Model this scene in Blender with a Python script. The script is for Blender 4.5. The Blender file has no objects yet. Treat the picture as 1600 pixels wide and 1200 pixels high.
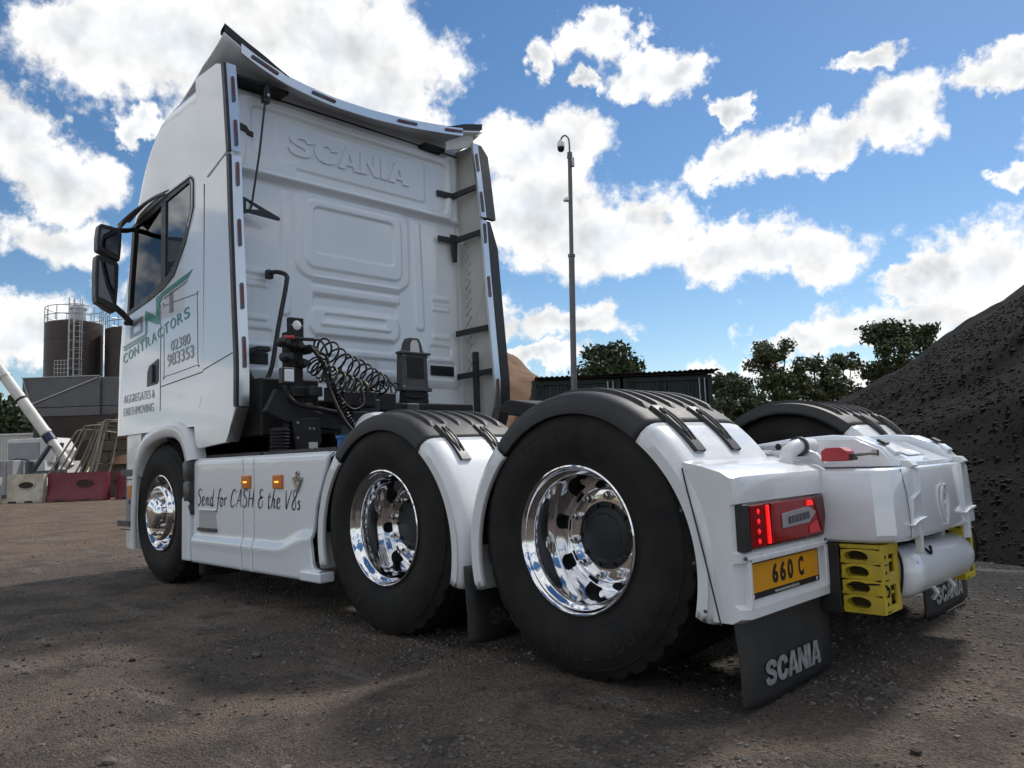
import bpy, bmesh, math, random
import numpy as np
from mathutils import Matrix, Vector
R = math.radians
random.seed(7)
rng = np.random.default_rng(11)
sc = bpy.context.scene
col = sc.collection

# ------------------------------------------------------------------ camera, sky, sun, exposure
cd = bpy.data.cameras.new('camera'); cam = bpy.data.objects.new('camera', cd); col.objects.link(cam)
cd.sensor_width = 36.0; cd.lens = 36.0 * 1220.8 / 1600.0; cd.clip_start = 0.05; cd.clip_end = 3000
_r = Vector((0.70429, 0.70903, -0.03534)); _u = Vector((0.09193, -0.04173, 0.99489)); _f = Vector((-0.70393, 0.70394, 0.09457))
cam.matrix_world = Matrix(((_r.x, _u.x, -_f.x, 2.0824), (_r.y, _u.y, -_f.y, -2.4011), (_r.z, _u.z, -_f.z, 0.8848), (0, 0, 0, 1)))
sc.camera = cam
sc.view_settings.view_transform = 'Standard'; sc.view_settings.look = 'None'
sc.view_settings.exposure = 0.68; sc.view_settings.gamma = 1.0; sc.view_settings.use_curve_mapping = False
sc.cycles.use_denoising = True; sc.cycles.use_adaptive_sampling = True; sc.cycles.adaptive_threshold = .02; sc.cycles.adaptive_min_samples = 12
sc.cycles.max_bounces = 6; sc.cycles.diffuse_bounces = 3; sc.cycles.glossy_bounces = 4
SUN_EL, SUN_AZ = 46.0, 4.0          # azimuth from +Y towards -X
SKY_STRENGTH = 0.10
sd = bpy.data.lights.new('sun', 'SUN'); so = bpy.data.objects.new('sun', sd); col.objects.link(so)
sd.energy = 2.1; sd.angle = R(7.0); sd.color = (1.0, 0.95, 0.88)
sv = Vector((-math.sin(R(SUN_AZ)) * math.cos(R(SUN_EL)), math.cos(R(SUN_AZ)) * math.cos(R(SUN_EL)), math.sin(R(SUN_EL))))
so.rotation_euler = sv.to_track_quat('Z', 'Y').to_euler(); so.location = sv * 60

def make_world():
    w = bpy.data.worlds.new('World'); sc.world = w; w.use_nodes = True
    nt = w.node_tree; nt.nodes.clear(); N = nt.nodes.new; L = nt.links.new
    out = N('ShaderNodeOutputWorld'); bgd = N('ShaderNodeBackground'); bgd.inputs[1].default_value = SKY_STRENGTH
    L(bgd.outputs[0], out.inputs[0])
    sky = N('ShaderNodeTexSky'); sky.sky_type = 'NISHITA'; sky.sun_disc = False
    sky.sun_elevation = R(SUN_EL); sky.sun_rotation = R(-SUN_AZ); sky.altitude = 200; sky.air_density = 1.0; sky.dust_density = 0.15; sky.ozone_density = 1.4
    hs = N('ShaderNodeHueSaturation'); hs.inputs['Saturation'].default_value = 1.22; hs.inputs['Value'].default_value = 0.68
    L(sky.outputs[0], hs.inputs['Color'])
    tc = N('ShaderNodeTexCoord'); vec = tc.outputs['Generated']
    def math_(op, a, b=None, c=None, clamp=False):
        n = N('ShaderNodeMath'); n.operation = op; n.use_clamp = clamp
        for i, x in enumerate((a, b, c)):
            if x is None: continue
            if isinstance(x, (int, float)): n.inputs[i].default_value = x
            else: L(x, n.inputs[i])
        return n.outputs[0]
    def vmath(op, a, b=None, c=None, o=0):
        n = N('ShaderNodeVectorMath'); n.operation = op
        for i, x in enumerate((a, b, c)):
            if x is None: continue
            if isinstance(x, (tuple, list)): n.inputs[i].default_value = x
            else: L(x, n.inputs[i])
        return n.outputs[o]
    def noise(v, s, det, rough=0.55, dist=0.0):
        n = N('ShaderNodeTexNoise'); n.inputs['Scale'].default_value = s; n.inputs['Detail'].default_value = det
        n.inputs['Roughness'].default_value = rough; n.inputs['Distortion'].default_value = dist; L(v, n.inputs['Vector']); return n.outputs[0]
    def mapr(x, a, b, c=0.0, d=1.0, mode='SMOOTHSTEP'):
        n = N('ShaderNodeMapRange'); n.interpolation_type = mode
        for i, q in enumerate((a, b, c, d)): n.inputs[1 + i].default_value = q
        L(x, n.inputs[0]); return n.outputs[0]
    sep = N('ShaderNodeSeparateXYZ'); L(vec, sep.inputs[0])
    az = math_('MULTIPLY', math_('ARCTAN2', sep.outputs[0], sep.outputs[1]), 180 / math.pi)
    el = math_('MULTIPLY', math_('ARCSINE', sep.outputs[2]), 180 / math.pi)
    cmb = N('ShaderNodeCombineXYZ'); L(az, cmb.inputs[0]); L(el, cmb.inputs[1])
    # low frequency warp keeps the banks from reading as ellipses
    wn = N('ShaderNodeTexNoise'); wn.inputs['Scale'].default_value = 11; wn.inputs['Detail'].default_value = 6; wn.inputs['Roughness'].default_value = .62; L(vec, wn.inputs['Vector'])
    wv = vmath('MULTIPLY', vmath('SUBTRACT', wn.outputs['Color'], (.5, .5, .5)), (10, 7, 0))
    p2 = vmath('ADD', cmb.outputs[0], wv)
    banks = [(-67.5, 27.3, 10.5, 4.4), (-57.6, 28.5, 8.2, 5.2), (-54.5, 25.0, 4.2, 3.6), (-74.6, 27.6, 4.4, 2.4), (-62, 33, 12, 5), (-70.9, 22.8, 1.5, 1.4), (-76.0, 18.9, 5.2, 2.4), (-74.6, 14.8, 5.0, 2.0),
        (-78.5, 21.0, 2.6, 2.6), (-76.4, 9.2, 5.4, 2.4), (-42.4, 22.2, 6.4, 3.1), (-43.6, 17.4, 7.2, 4.4), (-37.4, 15.7, 6.2, 3.3), (-35.1, 16.4, 2.7, 1.4), (-26.2, 13.6, 6.4, 2.7), (-30.2, 13.6, 2.8, 1.9),
        (-37.7, 28.9, 2.6, 1.5), (-41.7, 27.8, 1.5, 1.2), (-34.5, 27.0, 3.0, 1.6), (-31.7, 25.9, 2.5, 1.9), (-38.1, 26.3, 1.4, 0.8), (-27.1, 23.6, 1.1, 1.1), (-28.0, 20.3, 3.6, 1.8), (-22.5, 20.5, 4.1, 1.6),
        (-17.2, 20.9, 3.2, 2.4), (-19.3, 24.7, 2.5, 0.9), (-10.4, 22.3, 3.5, 1.4), (-11.0, 16.1, 1.7, 1.0), (-13.0, 10.8, 4.2, 2.9), (-17.1, 10.3, 3.4, 1.4), (-18.6, 8.0, 5.8, 1.7), (-24.5, 7.5, 4.0, 1.3),
        (-40.6, 9.9, 4.3, 1.4), (-42.6, 7.5, 3.2, 1.1), (-46.3, 10.3, 3.2, 1.7), (-26, 5.0, 8, 1.2), (-66, 11.5, 6.5, 2.0), (-90, 18, 8, 6), (-4, 18, 5, 4), (-2, 9, 6, 3)]
    cur = None
    for a, e, rx, ry in banks:
        rx *= 1.0; ry *= 1.0
        q = vmath('MULTIPLY_ADD', p2, (0.95 / rx, 1 / ry, 0), (-a * 0.95 / rx, -e / ry, 0))
        d = vmath('LENGTH', q, o=1)
        cur = d if cur is None else math_('MINIMUM', cur, d)
    placed = math_('MAXIMUM', math_('SUBTRACT', 1.0, cur), -1.0)
    # the rest of the dome: the same kind of broken cumulus, by noise
    flat = N('ShaderNodeCombineXYZ'); zz = math_('ADD', math_('ABSOLUTE', sep.outputs[2]), 0.28)
    L(math_('DIVIDE', sep.outputs[0], zz), flat.inputs[0]); L(math_('DIVIDE', sep.outputs[1], zz), flat.inputs[1]); L(math_('MULTIPLY', sep.outputs[2], 2.0), flat.inputs[2])
    gen = math_('MULTIPLY', math_('SUBTRACT', noise(flat.outputs[0], 1.6, 2.0), 0.47), 6.0)
    dotv = vmath('DOT_PRODUCT', vec, (-0.68, 0.68, 0.27), o=1)
    gen = math_('SUBTRACT', gen, mapr(dotv, 0.70, 0.80, 0.0, 4.0))
    field = math_('MAXIMUM', placed, gen)
    def puffs(v, dt=6):
        a = noise(v, 14, dt, 0.60)
        if dt < 5: return math_('MULTIPLY', math_('SUBTRACT', a, .5), 2.6)
        b = noise(v, 60, 4, 0.62)
        return math_('ADD', math_('MULTIPLY', math_('SUBTRACT', a, .5), 2.6), math_('MULTIPLY', math_('SUBTRACT', b, .5), 0.9))
    pf = puffs(vec); pf1 = puffs(vec, 3)
    sunw = (float(sv.x) * .022, float(sv.y) * .022, 0.022)
    pf2 = puffs(vmath('ADD', vec, sunw), 3)
    dens = math_('ADD', math_('MINIMUM', math_('MULTIPLY', field, 1.5), 0.95), pf)
    alpha = mapr(dens, -0.16, 0.52)
    relief = math_('MULTIPLY', math_('SUBTRACT', pf1, pf2), 0.34)
    core = mapr(math_('ADD', math_('MULTIPLY', field, 1.3), math_('MULTIPLY', pf, .35)), 0.25, 1.35)
    lum = math_('SUBTRACT', math_('ADD', 0.98, relief), math_('MULTIPLY', core, 0.20))
    lum = math_('MINIMUM', math_('MAXIMUM', lum, 0.60), 1.08)
    cl = N('ShaderNodeMix'); cl.data_type = 'RGBA'; L(core, cl.inputs[0]); cl.inputs[6].default_value = (1, .995, .98, 1); cl.inputs[7].default_value = (.90, .95, 1.0, 1)
    cv = vmath('SCALE', cl.outputs[2]); cv.node.inputs[3].default_value = CLOUD; sc2 = N('ShaderNodeVectorMath'); sc2.operation = 'SCALE'; L(cv, sc2.inputs[0]); L(lum, sc2.inputs[3])
    mx = N('ShaderNodeMix'); mx.data_type = 'RGBA'; L(alpha, mx.inputs[0]); L(hs.outputs[0], mx.inputs[6]); L(sc2.outputs[0], mx.inputs[7])
    L(mx.outputs[2], bgd.inputs[0])
    w.cycles.sampling_method = 'MANUAL'; w.cycles.sample_map_resolution = 512
CLOUD = 6.7
make_world()

# ------------------------------------------------------------------ helpers
class MB:
    def __init__(s): s.v = []; s.f = []
    def add(s, v, f):
        n = len(s.v); s.v += [tuple(map(float, p)) for p in v]; s.f += [tuple(i + n for i in q) for q in f]; return s
    def box(s, x0, x1, y0, y1, z0, z1):
        return s.add([(x0, y0, z0), (x1, y0, z0), (x1, y1, z0), (x0, y1, z0), (x0, y0, z1), (x1, y0, z1), (x1, y1, z1), (x0, y1, z1)],
                     [(0, 3, 2, 1), (4, 5, 6, 7), (0, 1, 5, 4), (1, 2, 6, 5), (2, 3, 7, 6), (3, 0, 4, 7)])
    def prism(s, poly, ax, a, b):
        def P(p, t):
            return (t, p[0], p[1]) if ax == 'x' else (p[0], t, p[1]) if ax == 'y' else (p[0], p[1], t)
        n = len(poly); v = [P(p, a) for p in poly] + [P(p, b) for p in poly]
        f = [tuple(range(n - 1, -1, -1)), tuple(range(n, 2 * n))] + [(i, (i + 1) % n, n + (i + 1) % n, n + i) for i in range(n)]
        return s.add(v, f)
    def tube(s, path, r, n=8, closed=False):
        P = [Vector(p) for p in path]; m = len(P); rr = r if isinstance(r, (list, tuple)) else [r] * m
        up = None; rings = []
        for i in range(m):
            a = P[(i - 1) % m] if closed or i > 0 else P[i]; b = P[(i + 1) % m] if closed or i < m - 1 else P[i]
            t = (b - a).normalized() if (b - a).length > 1e-9 else Vector((0, 0, 1))
            if up is None:
                up = t.orthogonal().normalized()
            up = (up - t * up.dot(t))
            up = up.normalized() if up.length > 1e-6 else t.orthogonal().normalized()
            sd_ = t.cross(up)
            rings.append([P[i] + (up * math.cos(2 * math.pi * k / n) + sd_ * math.sin(2 * math.pi * k / n)) * rr[i] for k in range(n)])
        v = [p for g in rings for p in g]; f = []
        for i in range(m if closed else m - 1):
            j = (i + 1) % m
            for k in range(n): f.append((i * n + k, i * n + (k + 1) % n, j * n + (k + 1) % n, j * n + k))
        if not closed: f += [tuple(range(n - 1, -1, -1)), tuple(range((m - 1) * n, m * n))]
        return s.add(v, f)
    def lathe(s, prof, c=(0, 0, 0), ax='y', n=48, a0=0.0, a1=2 * math.pi):
        full = abs(a1 - a0 - 2 * math.pi) < 1e-6; m = n if full else n + 1; v = []; k = len(prof)
        for i in range(m):
            t = a0 + (a1 - a0) * i / n; ct, st = math.cos(t), math.sin(t)
            for r, h in prof:
                if ax == 'y': v.append((c[0] + r * ct, c[1] + h, c[2] + r * st))
                elif ax == 'z': v.append((c[0] + r * ct, c[1] + r * st, c[2] + h))
                else: v.append((c[0] + h, c[1] + r * ct, c[2] + r * st))
        f = []
        for i in range(n):
            j = (i + 1) % m
            for q in range(k - 1): f.append((i * k + q, j * k + q, j * k + q + 1, i * k + q + 1))
        return s.add(v, f)
    def grid(s, rows, wrap=False):
        nu, nv = len(rows), len(rows[0]); v = [p for r_ in rows for p in r_]; f = []
        for i in range(nu - 1):
            for j in range(nv if wrap else nv - 1):
                f.append((i * nv + j, i * nv + (j + 1) % nv, (i + 1) * nv + (j + 1) % nv, (i + 1) * nv + j))
        return s.add(v, f)
    def mesh(s, name, smooth=35):
        me = bpy.data.meshes.new(name); me.from_pydata(s.v, [], s.f); fix(me, smooth); return me
    def build(s, name, mat, parent=None, smooth=35, bevel=0, seg=2):
        o = link(name, s.mesh(name, None if bevel else smooth), mat, parent)
        if bevel: add_bevel(o, bevel, seg)
        return o
def fix(me, smooth):
    bm = bmesh.new(); bm.from_mesh(me); bmesh.ops.recalc_face_normals(bm, faces=bm.faces); bm.to_mesh(me); bm.free()
    if smooth is not None and smooth > 0:
        me.polygons.foreach_set('use_smooth', [True] * len(me.polygons)); me.set_sharp_from_angle(angle=R(smooth))
def add_bevel(o, w, seg=2):
    o.data.polygons.foreach_set('use_smooth', [True] * len(o.data.polygons))
    b = o.modifiers.new('bevel', 'BEVEL'); b.width = w; b.segments = seg; b.limit_method = 'ANGLE'; b.angle_limit = R(28); b.harden_normals = True; b.use_clamp_overlap = True
def link(name, me, mat, parent=None):
    o = bpy.data.objects.new(name, me); col.objects.link(o)
    if mat is not None and not me.materials: me.materials.append(mat)
    if parent is not None: attach(o, parent)
    return o
WL = {}
def attach(o, parent):
    o.parent = parent; o.matrix_parent_inverse = Matrix.Translation(WL.get(parent.name, Vector((0, 0, 0)))).inverted()
def thing(name, loc, label, cat, group=None):
    o = bpy.data.objects.new(name, None); col.objects.link(o); o.location = loc; o.empty_display_size = .2; WL[o.name] = Vector(loc)
    tag(o, label, cat, group); return o
def tag(o, label, cat, group=None):
    o['label'] = label; o['category'] = cat
    if group: o['group'] = group
    return o
def struct(o, kind='structure'): o['kind'] = kind; return o
def copy_tree(o, dx, parent=None, mirror=False):
    c = o.copy(); col.objects.link(c)
    if parent is None: c.location = o.location + Vector(dx)
    else:
        c.parent = parent
    for ch in list(o.children): copy_tree(ch, dx, c)
    return c
AXSIDE = Matrix(((1, 0, 0), (0, 0, -1), (0, 1, 0)))      # text on the near side
AXREAR = Matrix(((0, 0, 1), (1, 0, 0), (0, 1, 0)))       # text on a rear face
def text(body, size, mat, parent, org, ax, width=None, height=None, ext=0.0008, bold=0.0, name='lettering', rot=0.0, shear=0.0, align='LEFT', bev=0.0):
    cu = bpy.data.curves.new('txt', 'FONT'); cu.body = body; cu.size = size; cu.extrude = ext; cu.offset = bold; cu.shear = shear; cu.align_x = align; cu.bevel_depth = bev; cu.resolution_u = 4
    t = bpy.data.objects.new('txt', cu); col.objects.link(t); bpy.context.view_layer.update()
    me = bpy.data.meshes.new_from_object(t.evaluated_get(bpy.context.evaluated_depsgraph_get()))
    bpy.data.objects.remove(t); bpy.data.curves.remove(cu); me.name = name; me.materials.clear()
    n = len(me.vertices); co = np.empty(n * 3, np.float32); me.vertices.foreach_get('co', co); co = co.reshape(-1, 3)
    mn, mxx = co[:, :2].min(0), co[:, :2].max(0); d = np.maximum(mxx - mn, 1e-6)
    if align == 'LEFT': co[:, 0] -= mn[0]
    co[:, 1] -= mn[1]
    if width: co[:, 0] *= width / d[0]
    if height: co[:, 1] *= height / d[1]
    me.vertices.foreach_set('co', co.ravel())
    M = Matrix.Translation(org) @ ax.to_4x4() @ Matrix.Rotation(rot, 4, 'Z')
    me.transform(M); me.update()
    return link(name, me, mat, parent)
def ribbon(P, w):
    n = len(P); q = []
    for k in range(n):
        a, b = P[max(k - 1, 0)], P[min(k + 1, n - 1)]; dx, dz = b[0] - a[0], b[1] - a[1]; l = math.hypot(dx, dz); q.append(((P[k][0] - dz / l * w, P[k][1] + dx / l * w * .95), (P[k][0] + dz / l * w, P[k][1] - dx / l * w * .95)))
    return [(q[k][0], q[k][1], q[k + 1][1], q[k + 1][0]) for k in range(n - 1)]
def heavy_glyphs():
    A = [[(0, 0), (.22, 0), (.255, .19), (.285, .34), (.36, .72), (.36, 1), (.235, 1)], [(.72, 0), (.485, 1), (.36, 1), (.36, .72), (.435, .34), (.465, .19), (.50, 0)], [(.255, .19), (.465, .19), (.435, .34), (.285, .34)]]
    S = ribbon(catmull([(.63, .66), (.58, .82), (.38, .89), (.20, .83), (.145, .70), (.24, .58), (.42, .50), (.56, .40), (.585, .26), (.50, .145), (.33, .115), (.15, .18), (.10, .34)], 4), .115)
    C = ribbon(catmull([(.62, .62), (.57, .80), (.38, .885), (.20, .78), (.135, .50), (.20, .22), (.38, .115), (.57, .20), (.62, .38)], 4), .12)
    Nn = [[(0, 0), (.21, 0), (.21, .56), (.45, 0), (.66, 0), (.66, 1), (.45, 1), (.45, .44), (.21, 1), (0, 1)]]
    return {'S': (.74, S), 'C': (.74, C), 'A': (.715, A), 'N': (.70, Nn), 'I': (.26, [[(0, 0), (.22, 0), (.22, 1), (0, 1)]])}
def wordmark(mt, parent, org, ax, width, height, ext, name='lettering', bevel=0, each=True):
    G = heavy_glyphs(); tot = sum(G[c][0] for c in 'SCANIA'); k = width / tot; x = 0; out = []
    for c in 'SCANIA':
        adv, polys = G[c]; idx = {}; V = []; F = []
        for p in polys:
            f = []
            for q in p:
                key = (round(q[0], 4), round(q[1], 4))
                if key not in idx: idx[key] = len(V); V.append(((x + q[0]) * k, q[1] * height))
                f.append(idx[key])
            F.append(f)
        n = len(V); cnt = {}
        for f in F:
            for a, b in zip(f, f[1:] + f[:1]): e = (min(a, b), max(a, b)); cnt[e] = cnt.get(e, 0) + 1
        m = MB(); m.add([(a, b, 0) for a, b in V] + [(a, b, ext) for a, b in V], [tuple(f[::-1]) for f in F] + [tuple(i + n for i in f) for f in F] + [(a, b, b + n, a + n) for (a, b), t in cnt.items() if t == 1])
        me = m.mesh(name, None); me.transform(Matrix.Translation(org) @ ax.to_4x4()); o = link(name, me, mt, parent)
        if bevel: add_bevel(o, bevel, 2)
        x += adv
def catmull(P, n=8, closed=False):
    P = [np.array(p, float) for p in P]; m = len(P); out = []
    rngi = range(m if closed else m - 1)
    for i in rngi:
        p0 = P[(i - 1) % m] if closed or i > 0 else P[0] * 2 - P[1]; p1 = P[i]; p2 = P[(i + 1) % m]; p3 = P[(i + 2) % m] if closed or i + 2 < m else p2 * 2 - p1
        for k in range(n):
            t = k / n; out.append(.5 * (2 * p1 + (p2 - p0) * t + (2 * p0 - 5 * p1 + 4 * p2 - p3) * t * t + (3 * p1 - p0 - 3 * p2 + p3) * t ** 3))
    if not closed: out.append(P[-1])
    return [tuple(p) for p in out]

# ------------------------------------------------------------------ materials
def mat(name, colr, rough=.5, metal=0.0, ior=1.45, coat=0.0, vary=0.0, vscale=6.0, bump=0.0, bscale=60.0, col2=None, emit=None, estr=0.0, rv=0.0, spec=None, cr=.05):
    m = bpy.data.materials.new(name); m.use_nodes = True; nt = m.node_tree; b = nt.nodes['Principled BSDF']; L = nt.links.new
    b.inputs['Base Color'].default_value = (*colr, 1); b.inputs['Roughness'].default_value = rough; b.inputs['Metallic'].default_value = metal
    b.inputs['IOR'].default_value = ior; b.inputs['Coat Weight'].default_value = coat; b.inputs['Coat Roughness'].default_value = cr
    if spec is not None: b.inputs['Specular IOR Level'].default_value = spec
    if emit: b.inputs['Emission Color'].default_value = (*emit, 1); b.inputs['Emission Strength'].default_value = estr
    if vary or rv or bump:
        g = nt.nodes.new('ShaderNodeNewGeometry').outputs['Position']
    if vary or rv:
        n = nt.nodes.new('ShaderNodeTexNoise'); n.inputs['Scale'].default_value = vscale; n.inputs['Detail'].default_value = 8; n.inputs['Roughness'].default_value = .62; L(g, n.inputs['Vector'])
        rp = nt.nodes.new('ShaderNodeMapRange'); rp.inputs[1].default_value = .32; rp.inputs[2].default_value = .68; L(n.outputs[0], rp.inputs[0])
        if vary:
            mx = nt.nodes.new('ShaderNodeMix'); mx.data_type = 'RGBA'; L(rp.outputs[0], mx.inputs[0])
            c2 = col2 or tuple(c * (1 - vary) for c in colr)
            mx.inputs[6].default_value = (*colr, 1); mx.inputs[7].default_value = (*c2, 1); L(mx.outputs[2], b.inputs['Base Color'])
        if rv:
            r2 = nt.nodes.new('ShaderNodeMapRange'); r2.inputs[3].default_value = max(rough - rv, .02); r2.inputs[4].default_value = rough + rv; L(rp.outputs[0], r2.inputs[0]); L(r2.outputs[0], b.inputs['Roughness'])
    if bump:
        n2 = nt.nodes.new('ShaderNodeTexNoise'); n2.inputs['Scale'].default_value = bscale; n2.inputs['Detail'].default_value = 6; L(g, n2.inputs['Vector'])
        bp = nt.nodes.new('ShaderNodeBump'); bp.inputs['Strength'].default_value = bump; bp.inputs['Distance'].default_value = .01; L(n2.outputs[0], bp.inputs['Height']); L(bp.outputs[0], b.inputs['Normal'])
    return m
WHITE = mat('white_paint', (.77, .81, .86), .24, coat=1.0, vary=.03, vscale=1.2, col2=(.75, .785, .83), cr=.03)
WHITE2 = mat('white_moulding', (.76, .79, .83), .30, coat=.6, vary=.12, vscale=3.5, col2=(.68, .69, .69), rv=.05)
CREAM = mat('pale_inner_panel', (.66, .65, .62), .5, vary=.15, vscale=4)
SEAM = mat('panel_gap', (.03, .03, .032), .7)
SATIN = mat('black_plastic', (.028, .028, .03), .42, vary=.3, vscale=8, rv=.08, bump=.06, bscale=300)
FENDER = mat('black_mudguard_plastic', (.026, .027, .029), .56, vary=.5, vscale=3.5, col2=(.046, .046, .046), rv=.07, bump=.10, bscale=380, spec=.4)
MATTE = mat('matt_black_frame', (.018, .018, .019), .7, vary=.4, vscale=9)
RUBBER = mat('tyre_rubber', (.010, .010, .0105), .75, vary=.5, vscale=7, col2=(.024, .021, .018), bump=.12, bscale=120, spec=.3)
RUBBER2 = mat('tyre_lettering', (.016, .016, .016), .6, spec=.35)
FLAP = mat('flap_rubber', (.022, .023, .025), .55, vary=.5, vscale=6, col2=(.040, .038, .036), bump=.1, bscale=90)
CHROME = mat('polished_alloy', (.80, .80, .82), .06, 1.0)
STEEL = mat('brushed_strip', (.74, .74, .74), .28, 1.0)
ALLOY = mat('dull_alloy', (.42, .40, .38), .42, 1.0, vary=.4, vscale=12)
GREYM = mat('grey_casting', (.10, .10, .10), .55, .2, vary=.4, vscale=14)
GLASS = mat('cab_glass', (.035, .05, .055), .03, ior=1.9)
MIRRORG = mat('mirror_glass', (.12, .13, .15), .03, 1.0)
REDL = mat('red_lens', (.30, .006, .010), .22, ior=1.4, coat=.2)
REDD = mat('dark_red_lens', (.10, .004, .007), .2, ior=1.4, coat=.2)
REDON = mat('lit_red_led', (.8, .02, .02), .3, emit=(1.0, .012, .012), estr=.5)
CLEARL = mat('smoked_clear_lens', (.30, .28, .29), .15, coat=.7)
LEDOFF = mat('led_bar_lens', (.09, .085, .09), .22, coat=.6)
LEDRED = mat('led_bar_red', (.30, .03, .04), .35)
AMBER = mat('amber_lens', (.62, .17, .015), .2, coat=.7)
AMBERC = mat('amber_glow', (.9, .45, .05), .3, emit=(1, .42, .03), estr=1.2)
LAMPW = mat('lamp_lens', (.72, .74, .76), .12, coat=.6)
YPLATE = mat('yellow_plate', (.72, .32, .012), .38, coat=.3)
INK = mat('black_ink', (.012, .012, .014), .45)
WINK = mat('white_print', (.62, .62, .62), .5)
FLAPPRINT = mat('flap_print', (.38, .38, .38), .6, vary=.55, vscale=30)
FLAPDIM = mat('worn_flap_print', (.10, .10, .10), .6, vary=.5, vscale=30)
GREEN = mat('green_vinyl', (.03, .22, .16), .3, coat=.4)
GREY_V = mat('grey_vinyl', (.20, .21, .24), .3, coat=.4)
BRONZE = mat('bronze_badge', (.40, .36, .30), .35, .6)
YELLOW = mat('yellow_plastic', (.62, .47, .03), .48, vary=.35, vscale=10, col2=(.45, .34, .05), bump=.06)
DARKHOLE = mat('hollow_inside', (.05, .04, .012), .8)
REDBOX = mat('red_plastic', (.42, .02, .03), .35, coat=.3)
BLUE = mat('blue_cap', (.03, .13, .38), .4)
HOSE = mat('black_hose', (.010, .010, .011), .55, spec=.3)
HOSEG = mat('olive_hose', (.05, .047, .03), .4)

# ------------------------------------------------------------------ the tractor unit
HUB = 0.551; AX = (0.0, -1.309, -4.355)          # hub height; rear, middle and front axle
truck = thing('tractor_truck', (-2.0, 1.25, 0), 'white three-axle tractor truck with black mudguards and polished wheels', 'truck')
FAR = []
def far_copy(o):
    """the same part on the far side of the truck"""
    def rec(a, par):
        inv = a.matrix_parent_inverse.copy(); c = a.copy(); col.objects.link(c); c.parent = par; c.matrix_parent_inverse = inv
        for ch in a.children: rec(ch, c)
        return c
    c = rec(o, o.parent); c.location = o.location.copy(); c.location.y = 2.5 - o.location.y; c.scale = (1, -1, 1); return c

# --- wheels
def tyre_mesh(seed):
    Rt = .551; wd = .30; N = 132; rows = []
    prof = [(.288, .035), (.300, .012), (.318, .010), (.345, -.004), (.40, -.014), (.45, -.012), (.49, .002), (.513, .016), (.528, .024)]
    tread = np.linspace(.034, wd - .034, 15)
    for i in range(N):
        t = 2 * math.pi * i / N; ct, st = math.cos(t), math.sin(t); row = []
        for r, y in prof: row.append((r * ct, y, r * st))
        for j, y in enumerate(tread):
            g = 0.0
            if j in (3, 7, 11): g = .013
            elif j in (0, 1, 2, 12, 13, 14): g = .016 if i % 4 == 0 else 0.0
            elif (i + 3 * (j // 4)) % 4 == 0: g = .011
            e = .010 * (abs(y - wd / 2) / (wd / 2)) ** 3
            r = Rt - g - e
            row.append((r * ct, y, r * st))
        for r, y in reversed(prof): row.append((r * ct, wd - y, r * st))
        rows.append(row)
    rows.append(rows[0]); m = MB(); m.grid(rows); 
    for rr in (.348, .505):
        m.tube([(rr * math.cos(2 * math.pi * k / 72), -.0035 if rr < .4 else .0085, rr * math.sin(2 * math.pi * k / 72)) for k in range(72)], .0022, 5, True)
    me = m.mesh('tyre', 40); me.materials.append(RUBBER); return me
TYRE = tyre_mesh(1)
def rim_deep():
    p = [(.296, .030), (.3005, .014), (.2985, .002), (.293, -.001), (.2865, .004), (.283, .016), (.276, .028), (.262, .036), (.258, .046), (.2555, .060), (.251, .080), (.248, .130), (.246, .190), (.244, .218), (.240, .232), (.233, .240), (.226, .241), (.217, .236), (.208, .225), (.200, .213), (.194, .207), (.188, .206), (.14, .206), (.138, .214)]
    m = MB(); m.lathe(p, n=96); return m
def rim_front():
    p = [(.296, .06), (.3005, .042), (.2985, .030), (.293, .027), (.2865, .034), (.281, .050), (.270, .066), (.262, .085), (.258, .105), (.250, .112), (.242, .104), (.236, .085), (.226, .045), (.218, .022), (.208, .010), (.198, .006), (.192, .008), (.128, .008), (.126, .016)]
    m = MB(); m.lathe(p, n=96); return m
def nut_mesh():
    m = MB(); m.lathe([(0, -.042), (.007, -.042), (.0085, -.036), (.0085, -.028), (.0145, -.026), (.0165, -.018), (.0165, -.004), (.022, -.002), (.022, .001)], n=6, c=(0, 0, 0)); me = m.mesh('wheel_nut', 25); me.materials.append(ALLOY_B); return me
ALLOY_B = mat('bright_nut', (.62, .60, .57), .22, 1.0)
HUBBLK = mat('hub_black', (.014, .015, .018), .45)
RIMD = rim_deep().mesh('rim', 50); RIMD.materials.append(CHROME)
RIMF = rim_front().mesh('rim', 50); RIMF.materials.append(CHROME)
NUT = nut_mesh()
hb = MB(); hb.lathe([(.146, .222), (.139, .212), (.136, .208), (.126, .206), (.118, .198), (.104, .194), (.094, .193), (.088, .188), (.060, .184), (0.0, .183)], n=40)
for k in range(10):
    a = 2 * math.pi * k / 10; hb.lathe([(0, -.012), (.010, -.012), (.010, .006)], c=(.127 * math.cos(a), .205, .127 * math.sin(a)), n=6)
HUBD = hb.mesh('hub_cover', 30); HUBD.materials.append(HUBBLK)
hf = MB(); hf.lathe([(.127, .012), (.124, -.016), (.112, -.030), (.106, -.036), (.080, -.046), (.05, -.050), (0, -.052)], n=48)
HUBF = hf.mesh('hub_cap', 40); HUBF.materials.append(CHROME)
hh = MB(); hh.lathe([(.0, .0), (.0235, .0), (.0235, .012)], n=24); HOLE = hh.mesh('hand_hole', 60); HOLE.materials.append(mat('dark_opening', (.006, .006, .007), .9))
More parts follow.
